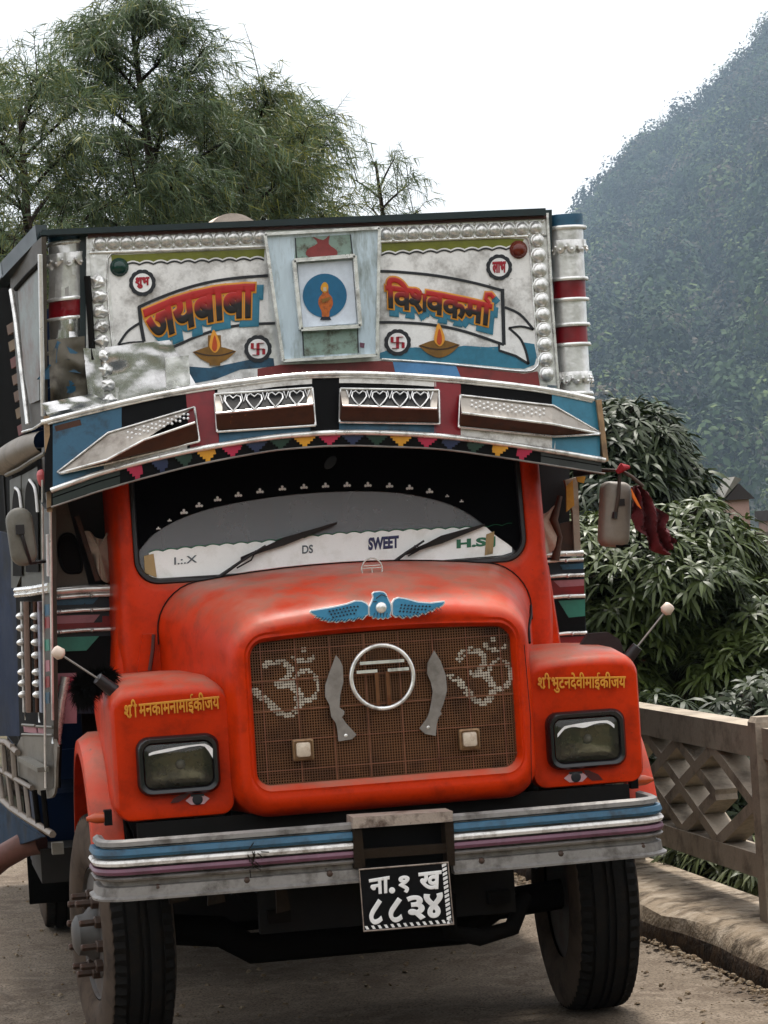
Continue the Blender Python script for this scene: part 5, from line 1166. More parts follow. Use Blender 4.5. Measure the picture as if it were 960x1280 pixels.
# four hooded lamp boxes standing out from the canopy
M_dim = mat('dim_white_sheet', sr(178, 170, 160), .45, .3, grime=sr(110, 96, 84), gamt=.7, gscale=10)
def heart(cx, cy, s_): return [(cx+s_*x, cy-s_*y*1.05) for x, y in [(0, -.9), (-.55, -.35), (-.9, .15), (-.8, .6), (-.4, .75), (0, .45), (.4, .75), (.8, .6), (.9, .15), (.55, -.35)]]
def lampbox(top, ridge, bot, arrow, hearts, dots, m_top):
    """top/ridge/bot: pixel polylines (left to right)"""
    xm = (top[0][0]+top[-1][0])/2; Y0 = VY(xm)-.02
    fy = lambda x: VY(x)-.02
    T_ = [P(x, y, fy(x)) for x, y in top]; R_ = [P(x, y, fy(x)-.085) for x, y in ridge]; B_ = [P(x, y, fy(x)-.02) for x, y in bot]
    if arrow == 'L': R_[0] = P(*ridge[0], fy(ridge[0][0])-.02)
    if arrow == 'R': R_[-1] = P(*ridge[-1], fy(ridge[-1][0])-.02)
    mb = MB(); mb.loft([T_, R_], False); 
    Bx = obj('lamp_hood', mb, m_top, Vi)
    mb = MB(); mb.loft([R_, B_], False); o = obj('lamp_hood_underside', mb, M_brown, Vi)
    mb = MB()
    if arrow != 'L': mb.add([T_[0], R_[0], B_[0]], [(0, 1, 2)]); obj('lamp_hood_side', mb, M_brown, Vi)
    if arrow != 'R': mb = MB(); mb.add([T_[-1], R_[-1], B_[-1]], [(0, 1, 2)]); obj('lamp_hood_side', mb, M_brown, Vi)
    mb = MB(); mb.tube(R_, .0055, 6); mb.tube([p+Vector((0, -.008, 0)) for p in T_], .005, 6); mb.tube([p+Vector((0, -.008, 0)) for p in B_], .005, 6)
    for a, b in ((T_[0], B_[0]), (T_[-1], B_[-1])): mb.tube([a+Vector((0, -.008, 0)), b+Vector((0, -.008, 0))], .005, 6)
    obj('lamp_hood_frame', mb, M_chr, Vi, 60)
    def onTop(px, py):     # point on the sloping top plate
        x = px; tt = interp(top, x); rr_ = interp(ridge, x); v = (py-tt)/(rr_-tt); return P(px, py, fy(px)-.085*v-.004)
    if hearts:
        x0, x1 = hearts; n = 4
        mb = MB(); base = [(x0, interp(top, x0)+2), (x1, interp(top, x1)+2), (x1, interp(ridge, x1)-2), (x0, interp(ridge, x0)-2)]
        mb.add([onTop(*q) for q in base], [(0, 1, 2, 3)]); obj('hood_cutout', mb, M_black, Vi)
        for k in range(n):
            cx = lerp(x0, x1, (k+.5)/n); cy = (interp(top, cx)+interp(ridge, cx))/2; hh_ = (interp(ridge, cx)-interp(top, cx))*.42
            mb = MB(); mb.tube([onTop(a, b)+Vector((0, -.003, 0)) for a, b in heart(cx, cy, hh_*1.15)], .0032, 5, closed=True); obj('heart_fretwork', mb, M_letw, Vi, 60)
        mb = MB()
        for k in range(n+1):
            cx = lerp(x0, x1, k/n); mb.tube([onTop(cx-3, interp(top, cx)+2)+Vector((0, -.003, 0)), onTop(cx, (interp(top, cx)+interp(ridge, cx))/2)+Vector((0, -.003, 0)), onTop(cx+3, interp(top, cx)+2)+Vector((0, -.003, 0))], .003, 5)
        obj('fretwork_brace', mb, M_letw, Vi, 60)['kind'] = 'stuff'
    if dots:
        mb = MB(); x0, x1 = dots; k = 0; x = x0
        while x < x1:
            for u in (.35, .6) if k % 2 else (.25, .5): y = lerp(interp(top, x), interp(ridge, x), u); mb.dome(onTop(x, y), .006, .004, 6, 2)
            x += 5; k += 1
        obj('punched_dots', mb, M_letw, Vi, 60)['kind'] = 'stuff'
    return Bx
lampbox([(72, 590), (135, 541), (243, 509)], [(76, 591), (134, 575), (180, 550), (244, 528)], [(76, 592), (132, 580), (249, 552)], 'L', None, (160, 238), M_dim)
lampbox([(268, 493), (390, 485)], [(270, 517), (391, 505)], [(271, 540), (394, 532)], '', (278, 384), None, M_dim)
lampbox([(425, 486), (548, 488)], [(428, 507), (546, 511)], [(424, 528), (549, 530)], '', (436, 538), None, M_dim)
lampbox([(575, 494), (691, 507), (750, 541)], [(577, 516), (690, 530), (749, 542)], [(573, 534), (693, 546), (748, 543)], 'R', None, (590, 685), M_dim)

# ---------------------------------------------------------------- left flank of the cab
def sflat(name, pxs, m, out=0.0, th=.02, parent=None, smooth=None):
    pts = [PS(x, y, out) for x, y in pxs]; mb = MB(); mb.prism(pts, (th, 0, 0)); return part(name, mb, m, None, smooth) if parent is None else obj(name, mb, m, parent, smooth)
def stube(name, pxs, r, m, parent, out=.02, n=6, closed=False):
    mb = MB(); mb.tube([PS(x, y, out) for x, y in pxs], r, n, closed); return obj(name, mb, m, parent, 60)
Fl = sflat('cab_flank', [(62, 560), (62, 905), (72, 930), (70, 985), (48, 992), (26, 985), (24, 900), (20, 760), (16, 560)], M_dark, 0, .02)
# upper fairing beside the headboard
Fa = sflat('side_fairing', [(52, 296), (54, 530), (28, 542), (22, 480), (12, 345), (14, 330)], mat('grey_side_sheet', sr(96, 90, 82), .55, .3, grime=sr(80, 74, 66), gamt=.6), .012, .02)
sflat('fairing_field', [(48, 332), (49, 500), (37, 505), (30, 470), (22, 362)], mat('pale_weathered_sheet', sr(150, 158, 156), .5, grime=sr(128, 106, 100), gamt=1.0, gscale=3), .026, .006, Fa)
stube('chrome_bead', [(14, 362), (20, 400), (28, 470), (35, 530)], .011, M_chr, Fa, .03); stube('chrome_bead', [(50, 318), (52, 420), (54, 520)], .010, M_sil, Fa, .03)
stube('dark_recess_edge', [(20, 361), (34, 345), (49, 330)], .012, M_dark, Fa, .03); stube('chrome_bead', [(28, 540), (42, 536), (54, 528)], .006, M_chr, Fa, .03)
mb = MB(); mb.bar(P(52, 291, HY), PS(8, 338, .03), .05, .07); mb.bar(PS(9, 335, .03), PS(2, 352, .0), .05, .06); obj('side_rail', mb, M_rail, Fa)
# planks of the cargo body showing behind the fairing
mb = MB(); mb.prism([PS(0, 352, -.02), PS(14, 345, -.02), PS(34, 545, -.02), PS(18, 560, -.02), PS(-6, 560, -.02), PS(-12, 400, -.02)], (.02, 0, 0)); Bs = part('body_side', mb, M_hair)
for k in range(8):
    y = 404+k*21; x = 8+k*1.2+ (k*1.0); m = (M_wood, mat('ochre_plank', sr(130, 108, 78), .7, grime=sr(84, 64, 48), gamt=.6), M_woodred, M_wood)[k % 4 if k else 0]
    sflat('side_plank', [(x, y+3), (x+10, y-3), (x+12, y+9), (x+2, y+15)], m, .004, .015, Bs)
# rolled eave
mb = MB(); L = []
for u in range(7):
    x = lerp(6, 56, u/6); yt = lerp(560, 538, u/6)-4*math.sin(PI*u/6); yb = lerp(594, 566, u/6); a = PS(x, yt, .0); b = PS(x, yb, .0); r = (a-b).length/2; c = (a+b)/2
    L.append([c+Vector((-r*1.0*math.sin(PI*k/8), -.02*math.sin(PI*k/8), r*math.cos(PI*k/8))) for k in range(9)])
mb.loft(L, False); part('rolled_eave', mb, mat('grimy_rolled_sheet', sr(150, 140, 128), .5, .5, grime=sr(86, 78, 66), gamt=.9, gscale=5), smooth=60)
stube('eave_trim', [(8, 594), (25, 586), (40, 576), (56, 567)], .010, M_mirr, Fl, .03)
mb = MB(); mb.dome(P(52, 594, 1.18), .022, .05, 10, 5, (0, 0, -1)); mb.dome(P(52, 594, 1.18), .022, .025, 10, 4, (0, 0, 1)); part('side_lamp_bulb', mb, M_pinkb, smooth=60)
# arched window frame
M_gsid = mat('grey_green_frame_sheet', sr(92, 90, 80), .5, .3, grime=sr(78, 74, 62), gamt=.6)
sflat('arched_frame', [(12, 600), (26, 594), (26, 720), (20, 735), (14, 735)], M_gsid, .012, .01, Fl); sflat('arched_frame', [(27, 594), (56, 578), (56, 738), (27, 742)], M_gsid, .010, .01, Fl)
a1 = [(15, 640), (16, 622), (19, 610), (24, 616), (27, 640), (27, 720), (16, 720)]; a2 = [(31, 638), (32, 612), (37, 600), (44, 612), (47, 640), (48, 715), (32, 715)]
for a in (a1, a2): sflat('window_opening', smooth_curve(a[:5], 4)+a[5:], M_dark, .020, .005, Fl); stube('white_arch_edge', smooth_curve(a[2:5], 5), .007, M_letw, Fl, .03)
# corner post and horizontal rails
Cp = sflat('corner_post', [(52, 560), (63, 556), (65, 742), (68, 985), (58, 990), (53, 742)], mat('dull_grey_post', sr(92, 86, 80), .45, .5, grime=sr(80, 70, 60), gamt=.7), .03, .02)
stube('chrome_bead', [(59, 668), (60, 720)], .006, M_letw, Cp, .06); stube('chrome_bead', [(62, 560), (64, 742), (66, 900)], .006, M_sil, Cp, .06); stube('chrome_bead', [(53, 600), (54, 742), (57, 985)], .005, M_sil, Cp, .06)
for k_, (y_, m_) in enumerate(((756, M_blue), (772, M_red), (800, M_green), (826, M_pink), (846, M_red), (866, M_blue))): sflat('painted_chip', [(55, y_), (61, y_-1), (61.5, y_+13), (55.5, y_+14)], m_, .055, .003, Cp)
for y, r in ((736, .014), (742, .012)): stube('waist_rail', [(20, y+2), (40, y), (62, y-4)], r, M_chr, Fl, .04)
# beaded columns of the door
for i, x in enumerate((29, 34.5, 45, 52)):
    stube('door_bar', [(x-1, 752), (x+2, 890)], .010 if i in (0, 2) else .016, (M_sil, mat('rusty_pinkish_bar', sr(150, 128, 118), .5, .3, grime=RUST, gamt=.6), M_brown, mat('pale_blue_bar', sr(160, 166, 180), .5, .3, grime=sr(130, 80, 76), gamt=.8))[i], Fl, .03)
bm = None
for (x, ys) in ((27.5, (770, 785, 803, 819, 840, 854, 868)), (45.5, (770, 785, 803, 819, 840, 854, 868))):
    for y in ys:
        if bm is None:
            mb = MB(); mb.dome((0, 0, 0), .017, .03, 8, 4, (-1, -.4, 0)); bm = mesh_of('chrome_bead_knob', mb.v, mb.f, M_chr, 60)
        o = link('chrome_bead_knob', bm, Fl); o.location = PS(x+(y-770)*.03, y, .04)
crumple('pleated_sheet', [(30, 884), (45, 884), (46, 902), (31, 900)], 2.0, .03, Fl, M_sil, 6, 51, 4); crumple('pleated_sheet', [(47, 884), (64, 886), (66, 905), (48, 903)], 1.7, .03, Fl, M_sil, 6, 52, 4)
for x0, x1, y in ((28, 44, 906), (46, 66, 908), (28, 66, 918)): stube('chrome_bead', [(x0, y), (x1, y+1)], .007, M_mirr, Fl, .03)
sflat('pink_panel', [(29, 906), (44, 908), (46, 917), (30, 915)], M_pink, .02, .005, Fl); sflat('pink_panel', [(47, 908), (66, 910), (67, 920), (48, 918)], M_pink, .02, .005, Fl)
# skirt
Sk = sflat('door_skirt', smooth_curve([(26, 921), (68, 924), (70, 960), (68, 992), (58, 998), (45, 990), (34, 975), (20, 965)], 3, True), mat('grey_skirt_sheet', sr(136, 130, 120), .5, .3, grime=sr(96, 84, 70), gamt=.6), .03, .01)
mb = MB(); mb.bar(PS(29, 948, .05), PS(54, 962, .07), .05, .02); obj('step_bar', mb, M_mirr, Sk)
# side guard with uprights, sweeping down towards the wheel
top_g = [(-12, 925), (8, 928), (22, 941)]; mid_g = [(-14, 950), (0, 962), (18, 973), (40, 985)]; bot_g = [(-16, 985), (0, 997), (14, 1010), (35, 1024), (66, 1043)]
mb = MB(); mb.tube([PS(x, y, .05) for x, y in bot_g], .016, 6); Sg = part('side_guard', mb, mat('dusty_white_guard', sr(140, 128, 116), .5, grime=sr(110, 96, 84), gamt=.8), smooth=60)
gm = MATS['dusty_white_guard']
for g, r in ((top_g, .015), (mid_g, .012)):
    mb = MB(); mb.tube([PS(x, y, .05) for x, y in g], r, 6); obj('guard_rail', mb, gm, Sg, 60)
for x in range(-12, 64, 11):
    yt = interp(mid_g, x) if x < 40 else 988; yb = interp(bot_g, x); mb = MB(); mb.tube([PS(x, yt, .05), PS(x+5, yb+2, .05)], .012, 6); obj('guard_upright', mb, gm if x < 40 else M_under, Sg, 60)
for x in (4, 16):
    mb = MB(); mb.tube([PS(x, 930, .05), PS(x+3, interp(mid_g, x+3), .05)], .014, 6); obj('guard_upright', mb, gm, Sg, 60)
mb = MB(); mb.box(PS(72, 1060, .0), (.05, .06, .05)); obj('guard_bracket', mb, M_mirr, Sg)
# blue tarpaulin-like sheet further back along the side
sflat('blue_side_sheet', [(-20, 660), (14, 668), (24, 800), (26, 920), (-20, 920)], M_bluet, -.03, .01); sflat('blue_lower_sheet', [(-20, 1000), (0, 1004), (30, 1030), (52, 1046), (30, 1054), (-20, 1066)], mat('blue_drum_paint', sr(10, 56, 84), .6, spec=.15, grime=sr(6, 18, 28), gamt=.9), -.05, .02)
mb = MB(); mb.box((-1.28, 3.9, 2.05), (.02, 2.6, 1.9)); part('side_dark_sheet', mb, M_hair)

# ---------------------------------------------------------------- mirrors
def shell(c, w_, h, d, tilt, m, name):
    mb = MB(); L = []
    for k, (sc_, y) in enumerate(((1.0, d*.5), (1.0, 0), (.94, -d*.4), (.8, -d*.62), (.4, -d*.72))):
        L.append([(Matrix.Rotation(tilt, 3, 'Y') @ Vector((x*sc_, y, z*(1-(1-sc_)*w_/h)))) + Vector(c) for x, z in rrect(0, 0, w_, h, w_*(.48 if name == 'l' else .28), 6, 4)])
    mb.loft(L, True, True, True); return part('wing_mirror', mb, m, smooth=50)
c = P(27, 671, 1.0); Ml = shell(c, .112, .245, .05, math.radians(-4.5), M_mirr, 'l')
mb = MB(); mb.tube([P(25, 659, .96), P(28, 672, .95), P(38, 704, .97), P(62, 701, 1.2)], .008, 6); obj('mirror_arm', mb, M_wiper, Ml, 60)
mb = MB(); mb.box(P(25, 662, .955), (.035, .03, .04)); obj('mirror_clamp', mb, M_wiper, Ml)
c = P(769, 643, .98); Mr = shell(c, .130, .285, .07, math.radians(6.5), mat('beige_mirror_shell', sr(142, 132, 120), .5, grime=sr(110, 100, 90), gamt=.5, gscale=5), 'r')
mb = MB(); mb.tube([P(728, 590, 1.3), P(750, 588, 1.0), P(775, 588, .93), P(773, 620, .92), P(769, 645, .93)], .009, 6); mb.tube([P(776, 588, .93), P(790, 596, .9), P(804, 608, .9)], .008, 6); obj('mirror_arm', mb, M_nut, Mr, 60)
mb = MB(); mb.box(P(776, 628, .935), (.03, .02, .03)); mb.tube([P(769, 640, .92), P(768, 648, .92)], .012, 6); obj('mirror_clamp', mb, M_wiper, Mr)
mb = MB(); mb.bar(P(770, 683, .945), P(788, 682, .945), .006, .012); obj('drain_slot', mb, M_under, Mr)
# cloths and tassels: they hang on the truck, things of their own
def blobcloth(path, wid, Y, seed, m, name, twist=.6):
    rr0 = random.Random(seed); L = []; V = [P(x, y, Y) for x, y in path]
    for i, p in enumerate(V):
        a = V[max(0, i-1)]; b = V[min(len(V)-1, i+1)]; t = (b-a).normalized(); n = t.cross(Vector((0, 1, 0))).normalized(); row = []
        for k in range(13):
            u = k/12-.5; row.append(p+n*(u*wid[i])+Vector((0, .035*math.sin(u*13+i*twist+seed)+.01*rr0.uniform(-1, 1), rr0.uniform(-1, 1)*.004)))
        L.append(row)
    return L
pth = smooth_curve([(793, 608), (800, 622), (808, 640), (815, 655), (822, 668), (832, 680), (840, 685)], 4); wd = [interp([(0, .02), (6, .10), (12, .15), (15, .09), (18, .12), (24, .06)], i) for i in range(len(pth))]
mb = MB(); L = blobcloth(pth, wd, .88, 3, None, ''); mb.loft(L, False); mb.loft([[p+Vector((0, .012, 0)) for p in l] for l in L], False)
tag(obj('cloth', mb, M_redcloth, smooth=60), 'dark red cloth streamer tied to the right-hand mirror arm', 'cloth')
mb = MB(); mb.prism([P(789, 610, .83), P(795, 622, .83), P(802, 636, .83), P(797, 632, .83), (P(791, 622, .83))], (0, .01, 0)); tag(obj('ribbon', mb, M_orcloth), 'small orange and white strip tied above the dark red cloth on the mirror arm', 'ribbon')
mb = MB(); mb.tube([P(772, 590, .9), P(778, 584, .88), (P(786, 584, .9))], [.012, .02, .008], 8); tag(obj('knotted_cloth', mb, mat('bright_red_cloth', sr(170, 30, 44), .8), smooth=60), 'red cloth knot on the bend of the right-hand mirror arm', 'cloth')
def tuft(c, rx, rz, n, seed, hang=.6):
    rr0 = np.random.default_rng(seed); V = []; Q = []
    for k in range(n):
        d = rr0.normal(size=3); d /= np.linalg.norm(d); p = np.array(c)+d*np.array([rx*.6, rx*.5, rz*.6])*rr0.uniform(.2, 1)**.5; q = p+d*rr0.uniform(.012, .05)+np.array([0, 0, -hang*rr0.uniform(.0, .06)])
        s = np.cross(d, [0, 1, 0]); s = s/np.linalg.norm(s)*.0022; V += [p-s, p+s, q]; Q.append((3*k, 3*k+1, 3*k+2))
    return V, Q
V, Q = [], []
for (x, y, rx, rz, n) in ((118, 848, .10, .05, 2200), (104, 860, .06, .09, 1500), (130, 843, .07, .03, 900)):
    v, q = tuft(P(x, y, .50), rx, rz, n, x); q = [tuple(i+len(V) for i in t) for t in q]; V += v; Q += q
tag(arr('yarn_tassel', V, Q, M_hair), 'black yarn tassel lying over the back corner of the left-hand fender', 'tassel')
mb = MB(); mb.prism([P(726, 806, .6), P(735, 792, .6), P(760, 790, .6), P(775, 800, .6), P(782, 822, .6), P(760, 816, .6), P(742, 808, .6)], (0, .03, 0)); tag(obj('fabric_flap', mb, mat('dark_brown_cloth', sr(44, 22, 20), .8, bump=.4, bscale=20)), 'dark fabric flap standing behind the right-hand fender top', 'cloth')
V, Q = tuft(P(785, 822, .5), .05, .03, 500, 9); tag(arr('yarn_tassel', V, Q, M_hair), 'small black yarn tuft at the foot of the right-hand feeler rod', 'tassel')
# ================================================================== VEGETATION
def leafmat(name, c1, c2, rough=.5, spec=.4, trans=.25, scale=1.5, rnd=.5):
    m = bpy.data.materials.new(name); m.use_nodes = True; t = m.node_tree; N = t.nodes; L = t.links; b = N['Principled BSDF']
    g = N.new('ShaderNodeNewGeometry'); n = N.new('ShaderNodeTexNoise'); n.inputs['Scale'].default_value = scale; n.inputs['Detail'].default_value = 3
    tc = N.new('ShaderNodeTexCoord'); L.new(tc.outputs['Object'], n.inputs['Vector'])
    a = N.new('ShaderNodeMath'); a.operation = 'MULTIPLY_ADD'; a.inputs[1].default_value = rnd; L.new(g.outputs['Random Per Island'], a.inputs[0]); 
    mr = N.new('ShaderNodeMapRange'); mr.inputs[1].default_value = .3; mr.inputs[2].default_value = .7; mr.inputs[4].default_value = .5; L.new(n.outputs[0], mr.inputs[0]); L.new(mr.outputs[0], a.inputs[2])
    x = N.new('ShaderNodeMixRGB'); L.new(a.outputs[0], x.inputs[0]); x.inputs[1].default_value = (*c1, 1); x.inputs[2].default_value = (*c2, 1); L.new(x.outputs[0], b.inputs['Base Color'])
    b.inputs['Roughness'].default_value = rough; b.inputs['Specular IOR Level'].default_value = spec
    tl = N.new('ShaderNodeBsdfTranslucent'); L.new(x.outputs[0], tl.inputs[0]); ms = N.new('ShaderNodeMixShader'); ms.inputs[0].default_value = trans
    out = [q for q in N if q.type == 'OUTPUT_MATERIAL'][0]; L.new(b.outputs[0], ms.inputs[1]); L.new(tl.outputs[0], ms.inputs[2]); L.new(ms.outputs[0], out.inputs[0]); return m
M_bark = noisemat('bark', [sr(70, 58, 48), sr(40, 34, 28), sr(100, 90, 78)], [0, 4, 20], bump=.6, bscale=30)
M_twig = noisemat('dark_twig', [sr(54, 46, 36), sr(34, 28, 22)], [0, 4])
M_lf1 = leafmat('feathery_leaf', (.022, .050, .018), (.125, .170, .080), .5, .35, .28, .8)
M_lf1b = leafmat('yellowish_feathery_leaf', (.075, .095, .020), (.26, .26, .060), .5, .4, .3, .8)
M_mango = leafmat('mango_leaf', (.010, .020, .005), (.080, .105, .024), .42, .22, .16, 1.2)
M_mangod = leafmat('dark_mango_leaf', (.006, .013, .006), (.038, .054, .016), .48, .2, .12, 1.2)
M_hill = leafmat('hillside_foliage', (.016, .036, .014), (.060, .085, .034), .9, .1, .0, .02, .2)
M_hill2 = leafmat('dark_hillside_foliage', (.003, .008, .006), (.018, .028, .014), .9, .1, .0, .02, .2)  # dark and pale tree tones widened to stand in for light and shade
M_hill3 = leafmat('olive_hillside_foliage', (.05, .08, .025), (.12, .14, .05), .9, .1, .0, .02, .2)
M_hill4 = leafmat('brownish_hillside_foliage', (.04, .035, .025), (.10, .085, .06), .9, .1, .0, .02, .2)
M_dry = leafmat('ground_plant_leaf', (.03, .05, .015), (.12, .13, .05), .5, .3, .2, 2)

def unit(v): return v/np.maximum(1e-9, np.linalg.norm(v, axis=-1, keepdims=True))
def strips(base, dirs, side, length, width, droop, seg=2):
    """leaf blades: base (n,3), dirs, side unit vectors, per-leaf length, width, droop -> verts, quads"""
    n = len(base); us = np.linspace(0, 1, seg+1); prof = np.sin(np.pi*np.clip(us*.92+.06, 0, 1))**.8; V = np.zeros((n, seg+1, 2, 3))
    for k, u in enumerate(us):
        c = base + dirs*(length*u)[:, None]; c = c.copy(); c[:, 2] -= droop*length*u*u
        V[:, k, 0] = c - side*(width*prof[k]/2)[:, None]; V[:, k, 1] = c + side*(width*prof[k]/2)[:, None]
    idx = np.arange(n*(seg+1)*2).reshape(n, seg+1, 2)
    Q = np.stack([idx[:, :-1, 0], idx[:, :-1, 1], idx[:, 1:, 1], idx[:, 1:, 0]], -1).reshape(-1, 4); return V.reshape(-1, 3), Q
def feathery_tree(base, h, r, ntw, seed, label, lean_=(0, 0), name='feathery_tree', shape='oval', yellow=.0, top_sparse=True, leafs=27):
    """tall tree of arching branchlets set with small narrow leaves"""
    g = np.random.default_rng(seed); t = empty(name, base, label=label, cat='tree', group='feathery trees behind the truck'); B = np.array(base, float)
    mb = MB(); rnd = random.Random(seed)
    trunk = [Vector((lean_[0]*u*u*h+.12*math.sin(u*5+seed), lean_[1]*u*u*h+.1*math.cos(u*4), u*h*.93)) for u in np.linspace(0, 1, 12)]
    mb.tube(trunk, [.16*(1-.93*u)+.006 for u in np.linspace(0, 1, 12)], 7); obj('trunk', mb, M_bark, t, 60)
    # limbs
    ends = []; mb = MB(); nl = 46
    for k in range(nl):
        u = .22+.76*(k+.5)/nl; i = u*11; p = trunk[int(i)].lerp(trunk[min(11, int(i)+1)], i-int(i)); a = k*2.4+rnd.uniform(-.4, .4)
        if shape == 'oval': R = r*math.sin(min(1, (1-u)*1.25+.12)*PI*.5)**.8*(.75+.35*rnd.random())
        else: R = r*(1-u)**.55*(.75+.35*rnd.random())
        pts = [p]; up = .55+.5*u
        for q in range(1, 6):
            v = q/5; pts.append(p+Vector((math.cos(a+.3*v*math.sin(k)), math.sin(a+.3*v*math.sin(k)), 0))*(R*v) + Vector((0, 0, R*(up*v-.55*v*v*(1.3-u)))))
        mb.tube(pts, [.035*(1-u*.6)*(1-.8*q/5)+.004 for q in range(6)], 5); ends.append((pts, R, u))
    obj('limb', mb, M_twig, t, 60)
    # twigs (arching) and leaves along them
    tb = MB(); BA = []; DR = []; SD = []; LN = []; WD = []
    for k in range(ntw):
        pts, R, u = ends[g.integers(len(ends))]; v = g.uniform(.15, 1.0)**.7*5; i = min(4, int(v)); p = pts[i].lerp(pts[i+1], v-i)
        o = Vector((p.x-trunk[-1].x*u, p.y, 0)); a = math.atan2(o.y, o.x)+g.normal()*1.1; el = g.uniform(.0, 1.1) if u < .8 else g.uniform(.4, 1.3); L0 = g.uniform(.35, .95)*(.7+.3*r/2)
        d = Vector((math.cos(a)*math.cos(el), math.sin(a)*math.cos(el), math.sin(el))); path = []
        for q in range(7): w_ = q/6; path.append(p+d*(L0*w_)+Vector((0, 0, -L0*.55*w_*w_)))
        if k % 3 == 0: tb.tube(path[::2], [.006, .004, .003, .002], 3)
        n = leafs; w_ = g.uniform(.08, 1, n); P0 = np.array([list(x) for x in path]); ii = np.minimum(5, (w_*6).astype(int)); fr_ = (w_*6-ii)[:, None]
        b = P0[ii]*(1-fr_)+P0[ii+1]*fr_; tg = unit(P0[ii+1]-P0[ii]); s = unit(np.cross(tg, g.normal(size=(n, 3)))); dd = unit(tg*.75+s*.9+np.array([0, 0, -.35]))
        BA.append(b); DR.append(dd); SD.append(unit(np.cross(dd, g.normal(size=(n, 3))))); LN.append(g.uniform(.07, .15, n)); WD.append(g.uniform(.022, .044, n))
    for k in range(20):      # long upright sprays that break the outline
        pts, R, u = ends[int(nl*.45)+g.integers(int(nl*.55))]; p = pts[3+g.integers(3)]; L0 = g.uniform(.5, 1.15); a = g.uniform(0, 6.28); path = [p+Vector((math.cos(a)*.35*L0*w_**1.5, math.sin(a)*.35*L0*w_**1.5, L0*(w_-.25*w_*w_))) for w_ in np.linspace(0, 1, 7)]
        tb.tube(path[::2], [.008, .006, .004, .002], 3); n = 26; w_ = g.uniform(.25, 1, n); P0 = np.array([list(x) for x in path]); ii = np.minimum(5, (w_*6).astype(int)); fr_ = (w_*6-ii)[:, None]
        b = P0[ii]*(1-fr_)+P0[ii+1]*fr_; tg = unit(P0[ii+1]-P0[ii]); s = unit(np.cross(tg, g.normal(size=(n, 3)))); dd = unit(tg*.8+s*.8); BA.append(b); DR.append(dd); SD.append(unit(np.cross(dd, g.normal(size=(n, 3))))); LN.append(g.uniform(.07, .15, n)); WD.append(g.uniform(.02, .036, n))
    obj('twig', tb, M_twig, t)['kind'] = 'stuff'
    BA, DR, SD = map(np.vstack, (BA, DR, SD)); LN, WD = np.concatenate(LN), np.concatenate(WD)
    V, Q = strips(BA, DR, SD, LN, WD, .25, 1); 
    # a lens-shaped blade from one quad: widen the middle by skewing ends
    yl = (g.random(len(BA)) < yellow).astype(int)
    lf = arr('leaves', V, Q, [M_lf1, M_lf1b], t, mi=yl); lf['kind'] = 'stuff'; return t

def base_at(px, depthY, z=-.6): p = P(px, 690, depthY); return (p.x, depthY, z)
FT = feathery_tree
FT(base_at(212, 14, -1.0), 8.65, 1.75, 3100, 5, 'tallest feathery tree behind the truck with drooping sprays reaching the top of the picture', (.0, 0), shape='cone', yellow=.12, leafs=26)
FT(base_at(100, 13, -1.0), 7.7, 1.45, 1500, 8, 'slender leaning feathery tree behind the truck with bare pale twigs poking above its crown', (-.045, 0), shape='oval', yellow=.2)
FT(base_at(8, 15.5, -1.0), 8.1, 1.7, 1700, 12, 'yellow tinged feathery tree at the left edge of the picture', (-.01, 0), yellow=.5)
FT(base_at(318, 15, -1.0), 7.7, 1.5, 2700, 21, 'broad rounded feathery tree directly behind the middle of the truck headboard', (.01, 0), yellow=.4)
FT(base_at(392, 16.5, -1.0), 8.1, 1.25, 2200, 33, 'feathery tree with one thin pointed spray, rightmost of the tall group', (.0, 0), shape='cone', yellow=.2)
FT(base_at(262, 18, -1.0), 6.9, 2.3, 2600, 41, 'dense low feathery tree filling the gap between the taller crowns', (0, 0), yellow=.35)
FT(base_at(130, 18, -1.0), 6.6, 2.2, 2600, 44, 'dense feathery tree far back between the leaning tree and the tallest tree', (0, 0), yellow=.3)
FT(base_at(380, 14, -1.0), 5.9, 1.1, 1500, 47, 'low olive green feathery tree just above the headboard, in front of the pointed one', (0, 0), yellow=.6)
FT(base_at(502, 24, -1.0), 8.75, 1.15, 420, 55, 'small sparse tree top rising above the headboard between the tall trees and the hill', (.0, 0), shape='oval', yellow=.2, leafs=22)

